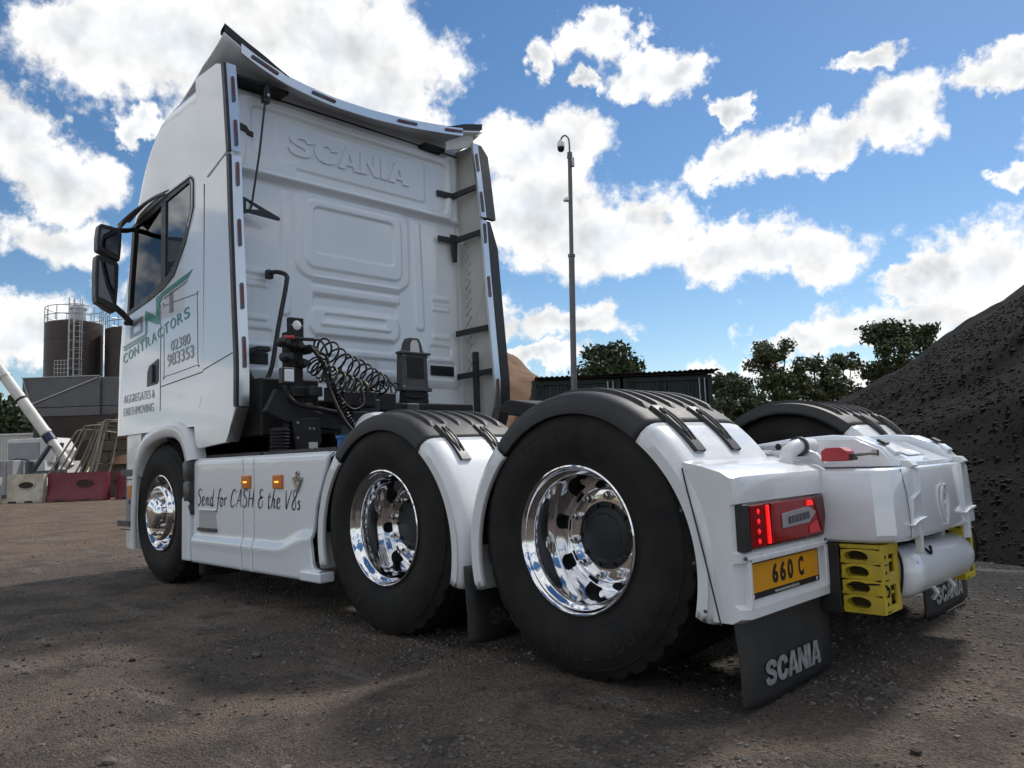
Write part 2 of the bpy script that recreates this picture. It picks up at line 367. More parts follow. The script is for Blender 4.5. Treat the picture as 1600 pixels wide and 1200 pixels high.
def letters_on_tyre(parent, word, a_mid, r=.437, size=.062, y=-.0135):
    n = len(word); step = size * .92 / r
    for i, ch in enumerate(word):
        a = a_mid - (i - (n - 1) / 2) * step        # clockwise as seen from outside (x right, z up)
        M = Matrix.Translation((r * math.cos(a), y, r * math.sin(a))) @ Matrix.Rotation(-(a - math.pi / 2), 4, 'Y') @ AXSIDE.to_4x4()
        cu = bpy.data.curves.new('txt', 'FONT'); cu.body = ch; cu.size = size; cu.extrude = .0007; cu.offset = .0008; cu.align_x = 'CENTER'; cu.align_y = 'CENTER'; cu.resolution_u = 3
        t = bpy.data.objects.new('txt', cu); col.objects.link(t); bpy.context.view_layer.update()
        me = bpy.data.meshes.new_from_object(t.evaluated_get(bpy.context.evaluated_depsgraph_get())); bpy.data.objects.remove(t)
        me.materials.clear(); me.transform(M); link('tyre_letter', me, RUBBER2, parent)
def wheel(x, front=False, far=False, rot=0.1):
    w = bpy.data.objects.new('wheel', None); col.objects.link(w); w.empty_display_size = .3; attach(w, truck)
    w.location = (x, 2.5 if far else 0.0, HUB)
    if far: w.scale = (1, -1, 1)
    t = link('tyre', TYRE, None, w); t.location = (0, .03 if front else 0.0, 0)
    if not front:
        t2 = link('tyre', TYRE, None, w); t2.location = (0, .335, 0)
    link('rim', RIMF if front else RIMD, None, w)
    link('hub_cap' if front else 'hub_cover', HUBF if front else HUBD, None, w)
    if far: return w
    for k in range(10):
        a = rot + 2 * math.pi * k / 10
        n = link('wheel_nut', NUT, None, w); n.location = (.1675 * math.cos(a), .006 if front else .205, .1675 * math.sin(a))
        if front: n.scale = (.95, .62, .95)
        a2 = a + math.pi / 10; r_ = .2325 if front else .212
        hpos = (r_ * math.cos(a2), .060 if front else .2305, r_ * math.sin(a2))
        tilt = R(74) if front else R(50)
        ax = Vector((-math.sin(a2), 0, math.cos(a2)))
        Q = Matrix.Rotation(tilt, 4, ax); nv_ = Vector((math.sin(tilt) * math.cos(a2), -math.cos(tilt), math.sin(tilt) * math.sin(a2))); hpos = Vector(hpos) + nv_ * (.004 if front else .0095)
        h = link('hand_hole', HOLE, None, w); h.matrix_basis = Matrix.Translation(hpos) @ Q
        h.scale = (.7, .7, .7) if front else (1, 1, 1)
    if not front:
        v = MB(); v.tube([(.262, .05, -.02), (.243, .09, -.015), (.236, .16, -.01)], .0045, 6); v.build('valve_stem', ALLOY, w)
    return w
w_r = wheel(AX[0], rot=.16); w_m = wheel(AX[1], rot=.42); w_f = wheel(AX[2], True, rot=.05)
letters_on_tyre(w_r, 'BRIDGESTONE', R(-68)); letters_on_tyre(w_r, 'ECO HD', R(110), size=.05)
letters_on_tyre(w_m, 'BRIDGESTONE', R(205)); letters_on_tyre(w_f, 'STEER', R(-80), size=.045, y=.0165)
for x in AX: wheel(x, x == AX[2], True)

# --- mudguards: black ribbed crown, white front and rear wings
def guard(cx, suffix_rear):
    W = .66
    def section(th, grow=0.0, crown=True):
        """cross section at an angle: lip inner edge -> shoulder -> crown -> inner lip, as (r, y)"""
        ro = .598 + grow; ri = .500 + grow * 1.30
        return [(ri, .004), (ri + .006, -.014), (ri + .05, -.018), (ro - .045, -.016), (ro - .022, -.006), (ro - .008, .014), (ro - .002, .04), (ro, .09), (ro + .004, W / 2), (ro, W - .09), (ro - .008, W - .02), (ro - .05, W), (ri + .03, W)]
    def P(th, r, y): return (cx + r * math.cos(th), y, HUB + r * math.sin(th))
    def sheet(t0, t1, n, g0, g1):
        rows = []
        for i in range(n + 1):
            u = i / n; th = t0 + (t1 - t0) * u; rows.append([P(th, r, y) for r, y in section(th, g0 + (g1 - g0) * u ** 1.3)])
        m = MB(); m.grid(rows)
        for row in (rows[0], rows[-1]): m.add(row, [tuple(range(len(row)))]) if False else None
        return m
    top = sheet(R(49), R(137), 30, 0, 0).build('mudguard_top', FENDER, truck, 50)
    s = top.modifiers.new('thick', 'SOLIDIFY'); s.thickness = .006; s.offset = -1
    for k in range(6):
        y0 = .085 + k * .094; m = MB(); rows = []
        for i in range(25):
            th = R(58) + (R(128) - R(58)) * i / 24; e = min(1, (i + .0) / 1.0, (24 - i) / 1.0); h = .013 * e
            rows.append([P(th, .596, y0 - .002), P(th, .600 + h, y0 + .006), P(th, .601 + h, y0 + .024), P(th, .596, y0 + .032)])
        m.grid(rows); m.build('rib', FENDER, top, 30)
    fr = sheet(R(137.5), R(203), 20, .0, .058).build('mudguard_wing', WHITE2, truck, 50)
    s = fr.modifiers.new('thick', 'SOLIDIFY'); s.thickness = .006; s.offset = -1
    rr = sheet(R(48.5), R(-23), 24, .0, .072).build('mudguard_wing', WHITE2, truck, 50)
    s = rr.modifiers.new('thick', 'SOLIDIFY'); s.thickness = .006; s.offset = -1
    for y0 in (.14, .40):
        m = MB(); rows = []
        for i in range(9):
            th = R(58) + (R(33) - R(58)) * i / 8; g_ = .072 * max(0, (48.5 - math.degrees(th)) / 71.5) ** 1.3
            rows.append([P(th, .594 + g_, y0 - .034), P(th, .614 + g_, y0 - .030), P(th, .614 + g_, y0 + .030), P(th, .594 + g_, y0 + .034)])
        m.grid(rows); lt = m.build('latch', SATIN, rr, 30)
        m = MB()
        for dy in (-.012, .012): m.tube([P(R(a_), .618 + .005 * math.sin((a_ - 35) / 20 * math.pi), y0 + dy) for a_ in np.linspace(55, 38, 7)], .005, 6)
        m.tube([P(R(53), .617, y0 - .018), P(R(53), .617, y0 + .018)], .007, 6); m.tube([P(R(42), .619, y0 - .018), P(R(42), .619, y0 + .018)], .006, 6)
        m.build('clip', GREYM, rr, 30)
    liner = MB(); liner.lathe([(.580, .03), (.584, W - .02)], c=(cx, 0, HUB), n=36, a0=R(-5), a1=R(185)); liner.build('arch_liner', MATTE, truck)
    return [top, fr, rr]
for cx in AX[:2]:
    for o in guard(cx, True): far_copy(o)

# --- tail panel with light cluster, number plate and mud flap
def tail_panel():
    m = MB()
    # side profile of the box (x, z) swept over y, with a chamfered near corner
    prof = [(.52, .855), (.60, .838), (.685, .815), (.722, .795), (.730, .775), (.728, .705), (.715, .700), (.715, .545), (.732, .535), (.730, .505), (.712, .498), (.712, .365), (.735, .350), (.735, .318), (.700, .300), (.62, .300), (.60, .44), (.565, .62), (.53, .76)]
    rows = []
    for y, k in ((.0, .90), (.012, .955), (.045, 1.0), (.30, 1.0), (.60, 1.0), (.735, 1.0), (.765, .97), (.775, .93)):
        rows.append([(.56 + (x - .56) * k if x > .56 else x, y, .57 + (z - .57) * (1 if .04 < y < .74 else .985)) for x, z in prof])
    m.grid([r + [r[0]] for r in rows]); m.add(rows[0], [tuple(range(len(prof)))]); m.add(rows[-1], [tuple(range(len(prof)))])
    b = m.build('tail_panel', WHITE2, truck, 32)
    m = MB(); m.box(.700, .7205, .66, .762, .548, .692); m.build('filler_panel', WHITE2, b, bevel=.004)
    sm = MB(); sm.tube(catmull([(.530, -.012, .83), (.548, -.018, .76), (.578, -.020, .64), (.620, -.021, .46), (.655, -.021, .30)], 5), .003, 5); sm.build('panel_gap', SEAM, b)
    # recess frame round the number plate
    m = MB()
    for y0, y1, z0, z1 in ((.045, .065, .345, .52), (.640, .668, .345, .52), (.045, .668, .500, .522)): m.box(.70, .738, y0, y1, z0, z1)
    m.build('plate_surround', WHITE2, b, bevel=.006)
    return b
tp = tail_panel(); 
def tail_light(parent):
    base = MB(); base.prism([(.030, .545), (.030, .698), (.655, .700), (.668, .62), (.640, .545)], 'x', .705, .738)
    b = base.build('tail_light', REDD, truck, bevel=.006)
    m = MB(); m.prism([(.018, .542), (.018, .700), (.055, .700), (.062, .542)], 'x', .700, .742); m.build('light_end', SATIN, b, bevel=.004)
    m = MB(); m.prism([(.062, .552), (.062, .694), (.155, .695), (.165, .552)], 'x', .7385, .743); m.build('lens', REDL, b, bevel=.002)
    m = MB(); m.prism([(.215, .555), (.215, .694), (.55, .694), (.622, .560), (.50, .555)], 'x', .7385, .742); m.build('lens', REDL, b, bevel=.002)
    m = MB(); m.prism([(.178, .556), (.174, .690), (.192, .690), (.199, .556)], 'x', .7385, .746); m.build('light_tube', REDON, b, bevel=.002)
    for k in range(4):
        z = .570 + k * .034; m = MB(); m.lathe([(0, .004), (.006, .0035), (.0095, .0)], c=(.7432, .115, z), ax='x', n=12); m.build('led', REDON, b)
    m = MB(); m.prism([(.285, .600), (.285, .652), (.50, .665), (.565, .640), (.50, .604)], 'x', .7422, .7462); m.build('reversing_lens', CLEARL, b, bevel=.0015)
    for k in range(6):
        m = MB(); m.box(.7462, .7475, .33 + k * .030, .352 + k * .030, .612 + k * .0015, .638 + k * .0015); m.build('bulb_cell', GREYM, b)
    m = MB(); m.prism([(.490, .668), (.490, .686), (.535, .686), (.543, .668)], 'x', .7422, .7475); m.build('brake_led', REDON, b, bevel=.001)
    m = MB(); m.prism([(.548, .690), (.553, .690), (.619, .566), (.614, .566)], 'x', .7424, .746); m.build('light_tube', REDL, b, bevel=.001)
    m = MB(); m.prism([(.50, .562), (.50, .590), (.565, .610), (.595, .562)], 'x', .7422, .7455); m.build('reflector', mat('red_reflector', (.75, .03, .05), .25), b, bevel=.001)
tail_light(tp)
def number_plate():
    m = MB(); m.box(.712, .7175, .072, .618, .372, .497); b = m.build('plate_backing', INK, truck, bevel=.003)
    m = MB(); m.box(.7176, .7192, .084, .606, .395, .492); m.build('number_plate', YPLATE, b)
    for i, ch in enumerate('660C'):
        text(ch, .1, INK, b, (.7194, (.233, .292, .351, .438)[i], .410), AXREAR, width=.044, height=.071, ext=.0007, bold=.0045, name='plate_character')
    text('www.amcommercials.com', .02, WINK, b, (.7178, .250, .3775), AXREAR, width=.19, height=.0125, ext=.0004, name='plate_lettering')
    for y in (.095, .592):
        m = MB(); m.lathe([(0, .0008), (.007, .0008), (.0075, 0)], c=(.7178, y, .384), ax='x', n=14); m.build('plate_screw', WINK, b)
number_plate()
def mud_flap(x, y0, y1, z0, z1, pr, pz=.06, ph=.085, full=True):
    m = MB(); n = 10; rows = []
    for i in range(n + 1):
        u = i / n; z = z0 + (z1 - z0) * u; row = []
        for j in range(9):
            v = j / 8; y = y0 + (y1 - y0) * v; bx = x + .020 * math.sin(u * 2.4 + .4) * (1 - u) + .008 * math.sin(v * 5 + 1) * (1 - u)
            zz = z + (.018 * (abs(2 * v - 1) ** 8) if i == 0 else 0)
            row.append((bx, y, zz))
        rows.append(row)
    m.grid(rows); b = m.build('mud_flap', FLAP, truck, 60)
    s = b.modifiers.new('thick', 'SOLIDIFY'); s.thickness = .010; s.offset = 0
    wordmark(pr, b, (x + .0265, y0 + (y1 - y0) * .20, z0 + pz), AXREAR, (y1 - y0) * .62, ph, .0015, 'flap_letter')
    return b
mud_flap(.690, .005, .705, .012, .345, FLAPPRINT)
mud_flap(.690, 1.795, 2.495, .012, .345, FLAPPRINT)
mud_flap(-.665, -.005, .64, .045, .40, FLAPDIM, pz=.075, ph=.075)
mud_flap(-3.70, .06, .42, .10, .40, FLAPDIM, pz=.05, ph=.04)
far_copy(tp)

# --- frame, axles and the dark machinery under and behind the cab
m = MB()
for y in (.80, 1.62): m.box(-4.9, -.62, y, y + .085, .70, .985); m.box(-.62, .60, y + .003, y + .082, .52, .79)
for x in (-4.2, -3.2, -2.3, -.75): m.box(x, x + .10, .88, 1.63, .74, .95)
m.build('chassis_frame', MATTE, truck, bevel=.008)
m = MB()
for x in AX: m.lathe([(0, .25), (.11, .25), (.09, .7), (.13, .95), (.24, 1.08), (.26, 1.25), (.24, 1.42), (.13, 1.55), (.09, 1.8), (.11, 2.25), (0, 2.25)], c=(x, 0, HUB), n=20)
m.build('axles', MATTE, truck)
m = MB(); m.box(-4.7, -3.6, .75, 1.75, .62, 1.25); m.box(-3.6, -2.9, .95, 1.55, .50, 1.10); m.box(-2.9, -2.2, 1.05, 1.45, .52, .90)
m.build('engine_block', MATTE, truck, bevel=.03)
m = MB(); m.box(-3.62, -3.30, .15, 2.35, 1.12, 1.34); m.build('cab_floor', MATTE, truck, bevel=.01)
m = MB(); m.box(-3.60, -1.86, .10, .62, .30, .90); m.build('fuel_tank', GREYM, truck, bevel=.05)
far_copy(bpy.data.objects['fuel_tank'])
m = MB(); m.box(-3.66, -1.82, 2.46, 2.5, .22, .95); m.build('side_skirt', WHITE, truck, bevel=.01)
# catwalk plates
for x0, x1 in ((-3.62, -2.78), (-2.74, -1.84)):
    m = MB(); m.box(x0, x1, .08, .62, .955, .985); o = m.build('catwalk_plate', mat('worn_tread_plate', (.055, .055, .058), .5, .6, vary=.5, vscale=25), truck, bevel=.004)
    m = MB()
    for i in range(int((x1 - x0) / .07)):
        for j in range(8):
            x = x0 + .04 + i * .07 + (.03 if j % 2 else 0); y = .11 + j * .065; m.box(x - .016, x + .016, y - .005, y + .005, .985, .990)
    struct(m.build('tread_bars', bpy.data.materials['worn_tread_plate'], o), 'stuff')
m = MB(); m.lathe([(0, -.025), (.032, -.025), (.04, -.01), (.04, .03), (.05, .035), (.05, .05)], c=(-1.80, .10, 1.0), ax='z', n=20); m.build('filler_cap', BLUE, truck)
m = MB(); m.lathe([(0, .0), (.13, .0), (.18, .04), (.19, .10), (.19, .30), (.18, .36), (.13, .40), (0, .40)], c=(-2.06, .40, 1.02), n=32); m.build('air_tank', WHITE2, truck)
m = MB(); m.lathe([(0, -.004), (.018, -.004), (.018, .01)], c=(-2.06, .397, 1.09), n=10); m.build('drain_plug', SATIN, truck)
# fifth wheel plate
m = MB(); m.prism([(-1.30, 1.195), (-1.22, 1.235), (-.60, 1.12), (-.20, 1.03), (-.20, .98), (-1.28, 1.15)], 'y', .86, 1.64); m.build('fifth_wheel', MATTE, truck, bevel=.012)
m = MB()
for y in (.86, 1.56): m.prism([(-.98, .98), (-.86, 1.12), (-.70, 1.10), (-.55, .98)], 'y', y + .02, y + .06)
m.build('fifth_wheel_bracket', MATTE, truck, bevel=.01)
m = MB(); m.box(-.60, .15, .70, 1.80, .60, .80); m.box(-2.05, -1.45, .92, 1.58, .72, .98); m.build('cross_member', MATTE, truck, bevel=.02)

# --- rear end: white cover, air cylinder, pipe work
def rear_cover():
    # plan outline (x, y), the near and far rear corners cut
    plan = [(.60, .66), (.93, .66), (.985, .71), (1.005, .80), (1.005, 1.62), (.985, 1.71), (.93, 1.76), (.60, 1.76)]
    rows = []
    for z, g in ((.515, -.022), (.525, -.008), (.545, .0), (.775, -.012), (.790, -.018), (.797, -.030)):
        rows.append([(x + (g if x > .61 else 0), y + (-g if y < 1.2 else g), z) for x, y in plan])
    m = MB(); m.grid([r + [r[0]] for r in rows]); n = len(plan); m.add(rows[0], [tuple(range(n))]); m.add(rows[-1], [tuple(range(n))])
    b = m.build('rear_cover', WHITE, truck, 30)
    # raised lid: two sloping wings with a shallow glossy field between
    prof = [(.30, .90), (.50, .925), (.70, .935), (.80, .925), (.90, .880), (.955, .825), (.965, .795), (.30, .795)]
    for y0, y1 in ((.86, .98), (1.52, 1.64)):
        m = MB(); m.prism(prof, 'y', y0, y1); m.build('lid_rib', WHITE, b, bevel=.018, seg=3)
    m = MB(); m.prism([(.30, .88), (.60, .905), (.78, .895), (.955, .812), (.955, .795), (.30, .795)], 'y', .98, 1.52); lid = m.build('lid', WHITE, b, bevel=.008)
    m = MB(); m.add([(.62, 1.06, .9075), (.62, 1.44, .9075), (.78, 1.42, .8985), (.905, 1.36, .8395), (.905, 1.14, .8395), (.78, 1.08, .8985)], [(0, 1, 2, 5), (5, 2, 3, 4)]); m.build('lid_window', mat('grey_gloss_field', (.50, .51, .52), .12, coat=.8), b, 30)
    for y in (.92, 1.58):
        m = MB(); m.box(.895, .945, y - .035, y + .035, .850, .872); q = m.build('lid_grip', WHITE, b, bevel=.006)
        q.matrix_basis = Matrix.Translation((.92, y, .861)) @ Matrix.Rotation(R(38), 4, 'Y') @ Matrix.Translation((-.92, -y, -.861))
        m = MB(); m.box(.868, .902, y - .024, y + .024, .892, .904); q = m.build('grip_hole', SATIN, b)
        q.matrix_basis = Matrix.Translation((.885, y, .898)) @ Matrix.Rotation(R(30), 4, 'Y') @ Matrix.Translation((-.885, -y, -.898))
        m = MB(); m.prism([(.935, .800), (.975, .780), (1.005, .800), (.985, .822), (.945, .826)], 'y', y - .03, y + .03); m.build('lid_hook', WHITE2, b, bevel=.004)
    # relief on the rear face
    for s in (-1, 1):
        yc = 1.21 + s * .33
        m = MB(); m.prism([(yc - .055 * s, .79), (yc - .05 * s, .70), (yc + .035 * s, .675), (yc + .075 * s, .53), (yc - .055 * s, .53)], 'x', .985, 1.009); m.build('face_panel', WHITE, b, bevel=.006)
        m = MB(); m.prism([(yc - .085, .572), (yc + .065, .590), (yc + .065, .600), (yc - .02, .594), (yc - .085, .580)], 'x', 1.0, 1.022); m.build('face_rib', WHITE, b, bevel=.003)
        m = MB(); m.box(.985, 1.013, yc - .012 - .02 * s, yc + .012 - .02 * s, .462, .60); m.build('hanger_strap', WHITE2, b, bevel=.004)
    sm = MB(); sm.tube([(.985, .795, .792), (1.0, .80, .70), (1.006, .80, .62), (1.006, .80, .53)], .002, 5); sm.build('panel_gap', mat('grey_gap', (.25, .25, .26), .7), b)
    # griffin style badge: ring, shield and bars
    m = MB(); c = (1.0065, 1.22, .63)
    ring = [(c[0], c[1] + .045 * math.cos(a) * (1 - .32 * (math.sin(a) < 0) * abs(math.sin(a))), c[2] + .078 * math.sin(a)) for a in np.linspace(0, 2 * math.pi, 25)[:-1]]
    m.tube(ring, .006, 6, True)
    m.tube([(c[0], c[1] - .026, c[2] + .045), (c[0], c[1] - .022, c[2] - .01), (c[0], c[1], c[2] - .055), (c[0], c[1] + .022, c[2] - .01), (c[0], c[1] + .026, c[2] + .045)], .005, 6, True)
    m.tube([(c[0], c[1] - .012, c[2] + .035), (c[0], c[1] + .010, c[2] + .018), (c[0], c[1] - .010, c[2] + .002), (c[0], c[1] + .008, c[2] - .016), (c[0], c[1], c[2] - .036)], .005, 6)
    m.tube([(c[0], c[1] - .018, c[2] + .078), (c[0], c[1] + .018, c[2] + .078)], .008, 6); m.tube([(c[0], c[1] - .014, c[2] - .080), (c[0], c[1] + .014, c[2] - .080)], .007, 6)
    m.build('badge', WHITE2, b, 60)
    # pale side wall of the pipe bay in front of the cover
    m = MB(); m.prism([(.40, .80), (.40, .90), (.60, .92), (.80, .915), (.90, .865), (.95, .80)], 'y', .845, .862); m.build('bay_wall', WHITE2, b, bevel=.004)
    for x in (.47, .56, .62): 
        m = MB(); m.lathe([(0, -.002), (.014, -.002), (.016, .004)], c=(x, .845, .893), n=14); m.build('bay_hole', SATIN, b)
    m = MB(); m.prism([(.50, .875), (.66, .880), (.70, .862), (.735, .818), (.70, .818), (.672, .85), (.52, .85)], 'y', .70, .73); m.build('pipe_bracket', WHITE2, b, bevel=.004)
    m = MB(); m.prism([(.45, .80), (.45, .88), (.52, .88), (.52, .865), (.47, .865), (.47, .80)], 'y', .66, .69); m.build('pipe_bracket', WHITE2, b, bevel=.003)
    m = MB(); m.tube(catmull([(.625, .60, .74), (.625, .60, .80), (.625, .61, .858), (.635, .66, .888), (.64, .72, .893), (.64, .80, .893)], 6), .031, 16); m.build('exhaust_pipe', WHITE2, b, 60)
    m = MB(); m.lathe([(.034, -.010), (.041, -.008), (.041, .008), (.034, .010)], c=(.638, .685, .891), n=20); m.build('pipe_clamp', SATIN, b)
    m = MB(); m.lathe([(.033, -.012), (.035, 0), (.033, .012)], c=(.625, .60, .775), ax='z', n=18); m.build('pipe_sleeve', SATIN, b)
    m = MB(); m.prism([(.735, .828), (.735, .868), (.755, .882), (.815, .882), (.840, .866), (.846, .838), (.838, .828)], 'y', .665, .735); m.build('red_connector', REDBOX, b, bevel=.005)
    m = MB(); m.tube([(.845, .70, .850), (.925, .72, .856)], .008, 8); m.lathe([(0, 0), (.014, .0), (.014, .02), (0, .02)], c=(.915, .72, .856), ax='x', n=10); m.build('connector_pin', ALLOY, b)
    m = MB(); m.box(.836, .856, .672, .728, .830, .858); m.build('connector_gasket', SATIN, b, bevel=.003)
    return b
rear_cover()
m = MB(); prof = [(0, .0), (.055, .004), (.085, .022), (.098, .055), (.10, .10), (.10, .70), (.098, .745), (.085, .778), (.055, .796), (0, .80)]
m.lathe(prof, c=(.90, .86, .375), n=36); cyl = m.build('air_cylinder', WHITE, truck, 40)
m = MB(); m.box(.955, .985, .905, .965, .395, .425); m.build('cylinder_plug', SATIN, cyl, bevel=.004)
m = MB(); m.box(.78, .90, .90, .93, .26, .52); m.box(.78, .90, 1.52, 1.55, .26, .52); m.build('cylinder_strap', WHITE2, cyl, bevel=.006)
for s, y in ((0, 1.20), (1, 1.42)):
    m = MB(); m.tube([(.93, y, .30), (.95, y + .01, .262), (.93, y + .02, .235)], .011, 8); m.build('drain_valve', WHITE2, cyl)
m = MB(); m.tube(catmull([(.92, .84, .50), (.945, .842, .43), (.94, .842, .34), (.92, .84, .285), (.88, .80, .255)], 6), .006, 6); m.build('air_line', HOSE, truck)
m = MB(); m.tube(catmull([(.97, 1.70, .49), (.98, 1.72, .42), (.96, 1.74, .34), (.92, 1.74, .31)], 6), .008, 6); m.build('air_line', HOSE, truck)

for pts, r_ in (([(.55, .70, .50), (.70, .78, .44), (.84, .86, .47), (.94, .92, .50)], .007), ([(.93, 1.00, .50), (.97, 1.02, .47), (.98, 1.08, .44), (.96, 1.14, .46)], .006), ([(.60, .90, .46), (.72, 1.02, .36), (.80, 1.20, .30), (.86, 1.40, .28)], .008)):
    m = MB(); m.tube(catmull(pts, 6), r_, 6); m.build('air_line', HOSE, truck, 60)
for y, z in ((.655, .525), (.755, .525), (.03, .52)): m = MB(); m.lathe([(0, .005), (.006, .005), (.007, 0)], c=(.7312, y, z), ax='x', n=8); m.build('panel_screw', GREYM, tp)
for x, z in ((.640, .34), (.606, .50), (.565, .68)): m = MB(); m.lathe([(0, -.004), (.006, -.004), (.007, .002)], c=(x - .045, -.0165, z), n=8); m.build('wing_screw', GREYM, truck)
# yellow moulded blocks under the cover (each a thing of its own)
def yellow_block(y0, y1, label, holes):
    root = thing('yellow_block', (.80, (y0 + y1) / 2, .25), label, 'plastic block', 'yellow moulded blocks slung under the rear of the truck')
    m = MB()
    for z in (.262, .322, .382, .442): m.box(.62, .925, y0 + .02, y1, z - .006 + .0, z + .006)
    m.box(.62, .925, y1 - .012, y1, .25, .508); m.box(.62, .632, y0 + .02, y1, .25, .508)
    m.box(.62, .925, y0 + .02, y1, .496, .508)
    m.build('ledge', YELLOW, root, bevel=.002)
    # holed side plate facing out
    ny = y0; zc = [.288, .346, .404, .462]
    m = MB(); m.box(.78, .93, y0 + .012, y0 + .022, .25, .262); m.box(.78, .93, y0 + .012, y0 + .022, .494, .508)
    for z in zc:
        N = 20; ring = []; outer = []
        for k in range(N):
            a = 2 * math.pi * k / N; ring.append((.838 + .046 * math.cos(a), z + .023 * math.sin(a)))
            ex, ez = math.cos(a), math.sin(a); q = max(abs(ex) / .075, abs(ez) / .029); outer.append((.855 + ex / q * 1.0, z + ez / q * 1.0))
        v = [(x, y0 + .012, zz) for x, zz in outer] + [(x, y0 + .010, zz) for x, zz in ring] + [(x, y0 + .06, zz) for x, zz in ring]
        m.add(v, [(k, (k + 1) % N, N + (k + 1) % N, N + k) for k in range(N)] + [(N + k, N + (k + 1) % N, 2 * N + (k + 1) % N, 2 * N + k) for k in range(N)])
    m.build('holed_plate', YELLOW, root, 30)
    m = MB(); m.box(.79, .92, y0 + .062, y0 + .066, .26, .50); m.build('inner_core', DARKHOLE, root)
    # rear face with two square windows
    m = MB()
    for a, b_, c, d in ((y0 + .012, y0 + .075, .25, .508), (y0 + .135, y1, .25, .508), (y0 + .075, y0 + .135, .25, .278), (y0 + .075, y0 + .135, .352, .402), (y0 + .075, y0 + .135, .468, .508)): m.box(.925, .936, a, b_, c, d)
    m.build('rear_plate', YELLOW, root, bevel=.0025)
    for z in zc:
        m = MB(); m.lathe([(0, .0015), (.007, .0015), (.008, 0)], c=(.9362, y0 + .040, z), ax='x', n=12); m.build('peg_hole', DARKHOLE, root)
        m = MB(); m.box(.936, .9385, y0 + .028, y0 + .058, z - .031, z - .027); m.build('slot', DARKHOLE, root)
    m = MB(); m.box(.655, .775, y0 - .004, y0 + .016, .245, .512); m.build('black_cover_plate', SATIN, root, bevel=.003)
    m = MB(); m.tube(catmull([(.80, y0 + .006, .355), (.88, y0 + .004, .362), (.935, y0 + .02, .360), (.945, y0 + .035, .34), (.942, y0 + .03, .315)], 6), .0035, 6); m.build('cable', HOSE, root)
    return root
yellow_block(.665, .845, 'yellow moulded block with four oval holes, left of the white air cylinder', True)
yb = yellow_block(1.66, 1.82, 'yellow moulded block partly hidden on the far side of the white air cylinder', True)

# --- cab shell (plan outlines stacked over z), closed all round
XB = -3.37
sil = [(1.20, -5.255), (1.32, -5.25), (1.60, -5.24), (1.89, -5.22), (2.22, -5.16), (2.45, -5.085), (2.71, -5.0), (2.90, -4.94), (3.03, -4.90), (3.23, -4.78), (3.38, -4.70), (3.52, -4.60), (3.62, -4.49), (3.70, -4.36), (3.77, -4.20), (3.82, -4.04), (3.86, -3.82), (3.885, -3.62)]
rows = []
zz_ = np.linspace(1.20, 3.885, 100); xx_ = np.interp(zz_, [a for a, b in sil], [b for a, b in sil])
for it in range(2): xx_[1:-1] = (xx_[:-2] + 2 * xx_[1:-1] + xx_[2:]) / 4
for z, xs in zip(zz_, xx_):
    r = .32 if z < 3.0 else .32 - .10 * (z - 3.0) / .9
    xf = xs - .84 * r; ins = 0.0 if z < 3.70 else .10 * ((z - 3.70) / .185) ** 2.2
    row = [(XB - .03, ins, z)] + [(XB - .03 + (xf + r - XB + .03) * t, ins, z) for t in np.linspace(0, 1, 34)[1:-1]]
    for k in range(11):
        a = R(90) * k / 10; row.append((xf + r - r * math.sin(a), ins + r - r * math.cos(a), z))
    row.append((xf - .05, 1.25, z)); full = row + [(x, 2.5 - y, z) for x, y, z in reversed(row[:-1])]
    rows.append(full)
win = [(-5.02, 2.25), (-4.99, 2.50), (-4.905, 3.01), (-4.45, 3.055), (-4.17, 3.085), (-3.715, 3.10), (-3.675, 3.07), (-3.675, 2.86), (-3.82, 2.62), (-4.03, 2.42), (-4.22, 2.36), (-4.50, 2.31)]
def grow(poly, d):
    c = np.mean(poly, 0); return [tuple(np.array(p) + (np.array(p) - c) / np.linalg.norm(np.array(p) - c) * d) for p in poly]
def inside(x, z, poly):
    r = False
    for (x0, z0), (x1, z1) in zip(poly, poly[1:] + poly[:1]):
        if (z0 > z) != (z1 > z) and x < (x1 - x0) * (z - z0) / (z1 - z0) + x0: r = not r
    return r
m = MB(); m.grid(rows, wrap=True); wcut = grow(win, -.006); keep = []
for f in m.f:
    c = np.mean([m.v[i] for i in f], 0)
    side = (c[1] < .05 or c[1] > 2.45) and inside(c[0], c[2], wcut); front = c[0] < -4.7 and .085 < c[1] < 2.415 and 2.22 < c[2] < 3.04
    if not (side or front): keep.append(f)
m.f = keep
m.add(rows[-1], [tuple(range(len(rows[-1])))]); m.add(rows[0], [tuple(range(len(rows[0])))])
cab = m.build('cab_shell', WHITE, truck, 50)

# side deflectors: lower panel and upper fin, white with dark rubber edge and polished light strip
def trail(z): return float(np.interp(z, [1.05, 1.27, 1.6, 1.9, 2.67, 3.11, 3.5, 3.80], [-3.05, -2.935, -2.93, -2.955, -3.015, -3.04, -3.085, -3.125]))
def deflector(zs, front):
    poly = [(front(zs[0]), zs[0])] + [(trail(z) - .035, z) for z in zs] + [(front(z), z) for z in reversed(zs[1:])]
    return poly
lowz = [1.28, 1.6, 1.9, 2.3, 2.67, 2.9, 3.08]
m = MB(); m.prism([(-3.475, 1.52), (-3.50, 1.40), (-3.635, 1.215), (-3.60, 1.06), (-3.54, 1.035), (-3.10, 1.06), (-3.02, 1.16)] + [(trail(z) - .035, z) for z in lowz] + [(-3.12, 3.10), (-3.42, 3.005), (-3.455, 2.9)], 'y', -.006, .022); d1 = m.build('side_deflector', WHITE, truck, bevel=.006)
upz = [3.12, 3.3, 3.5, 3.65, 3.80]
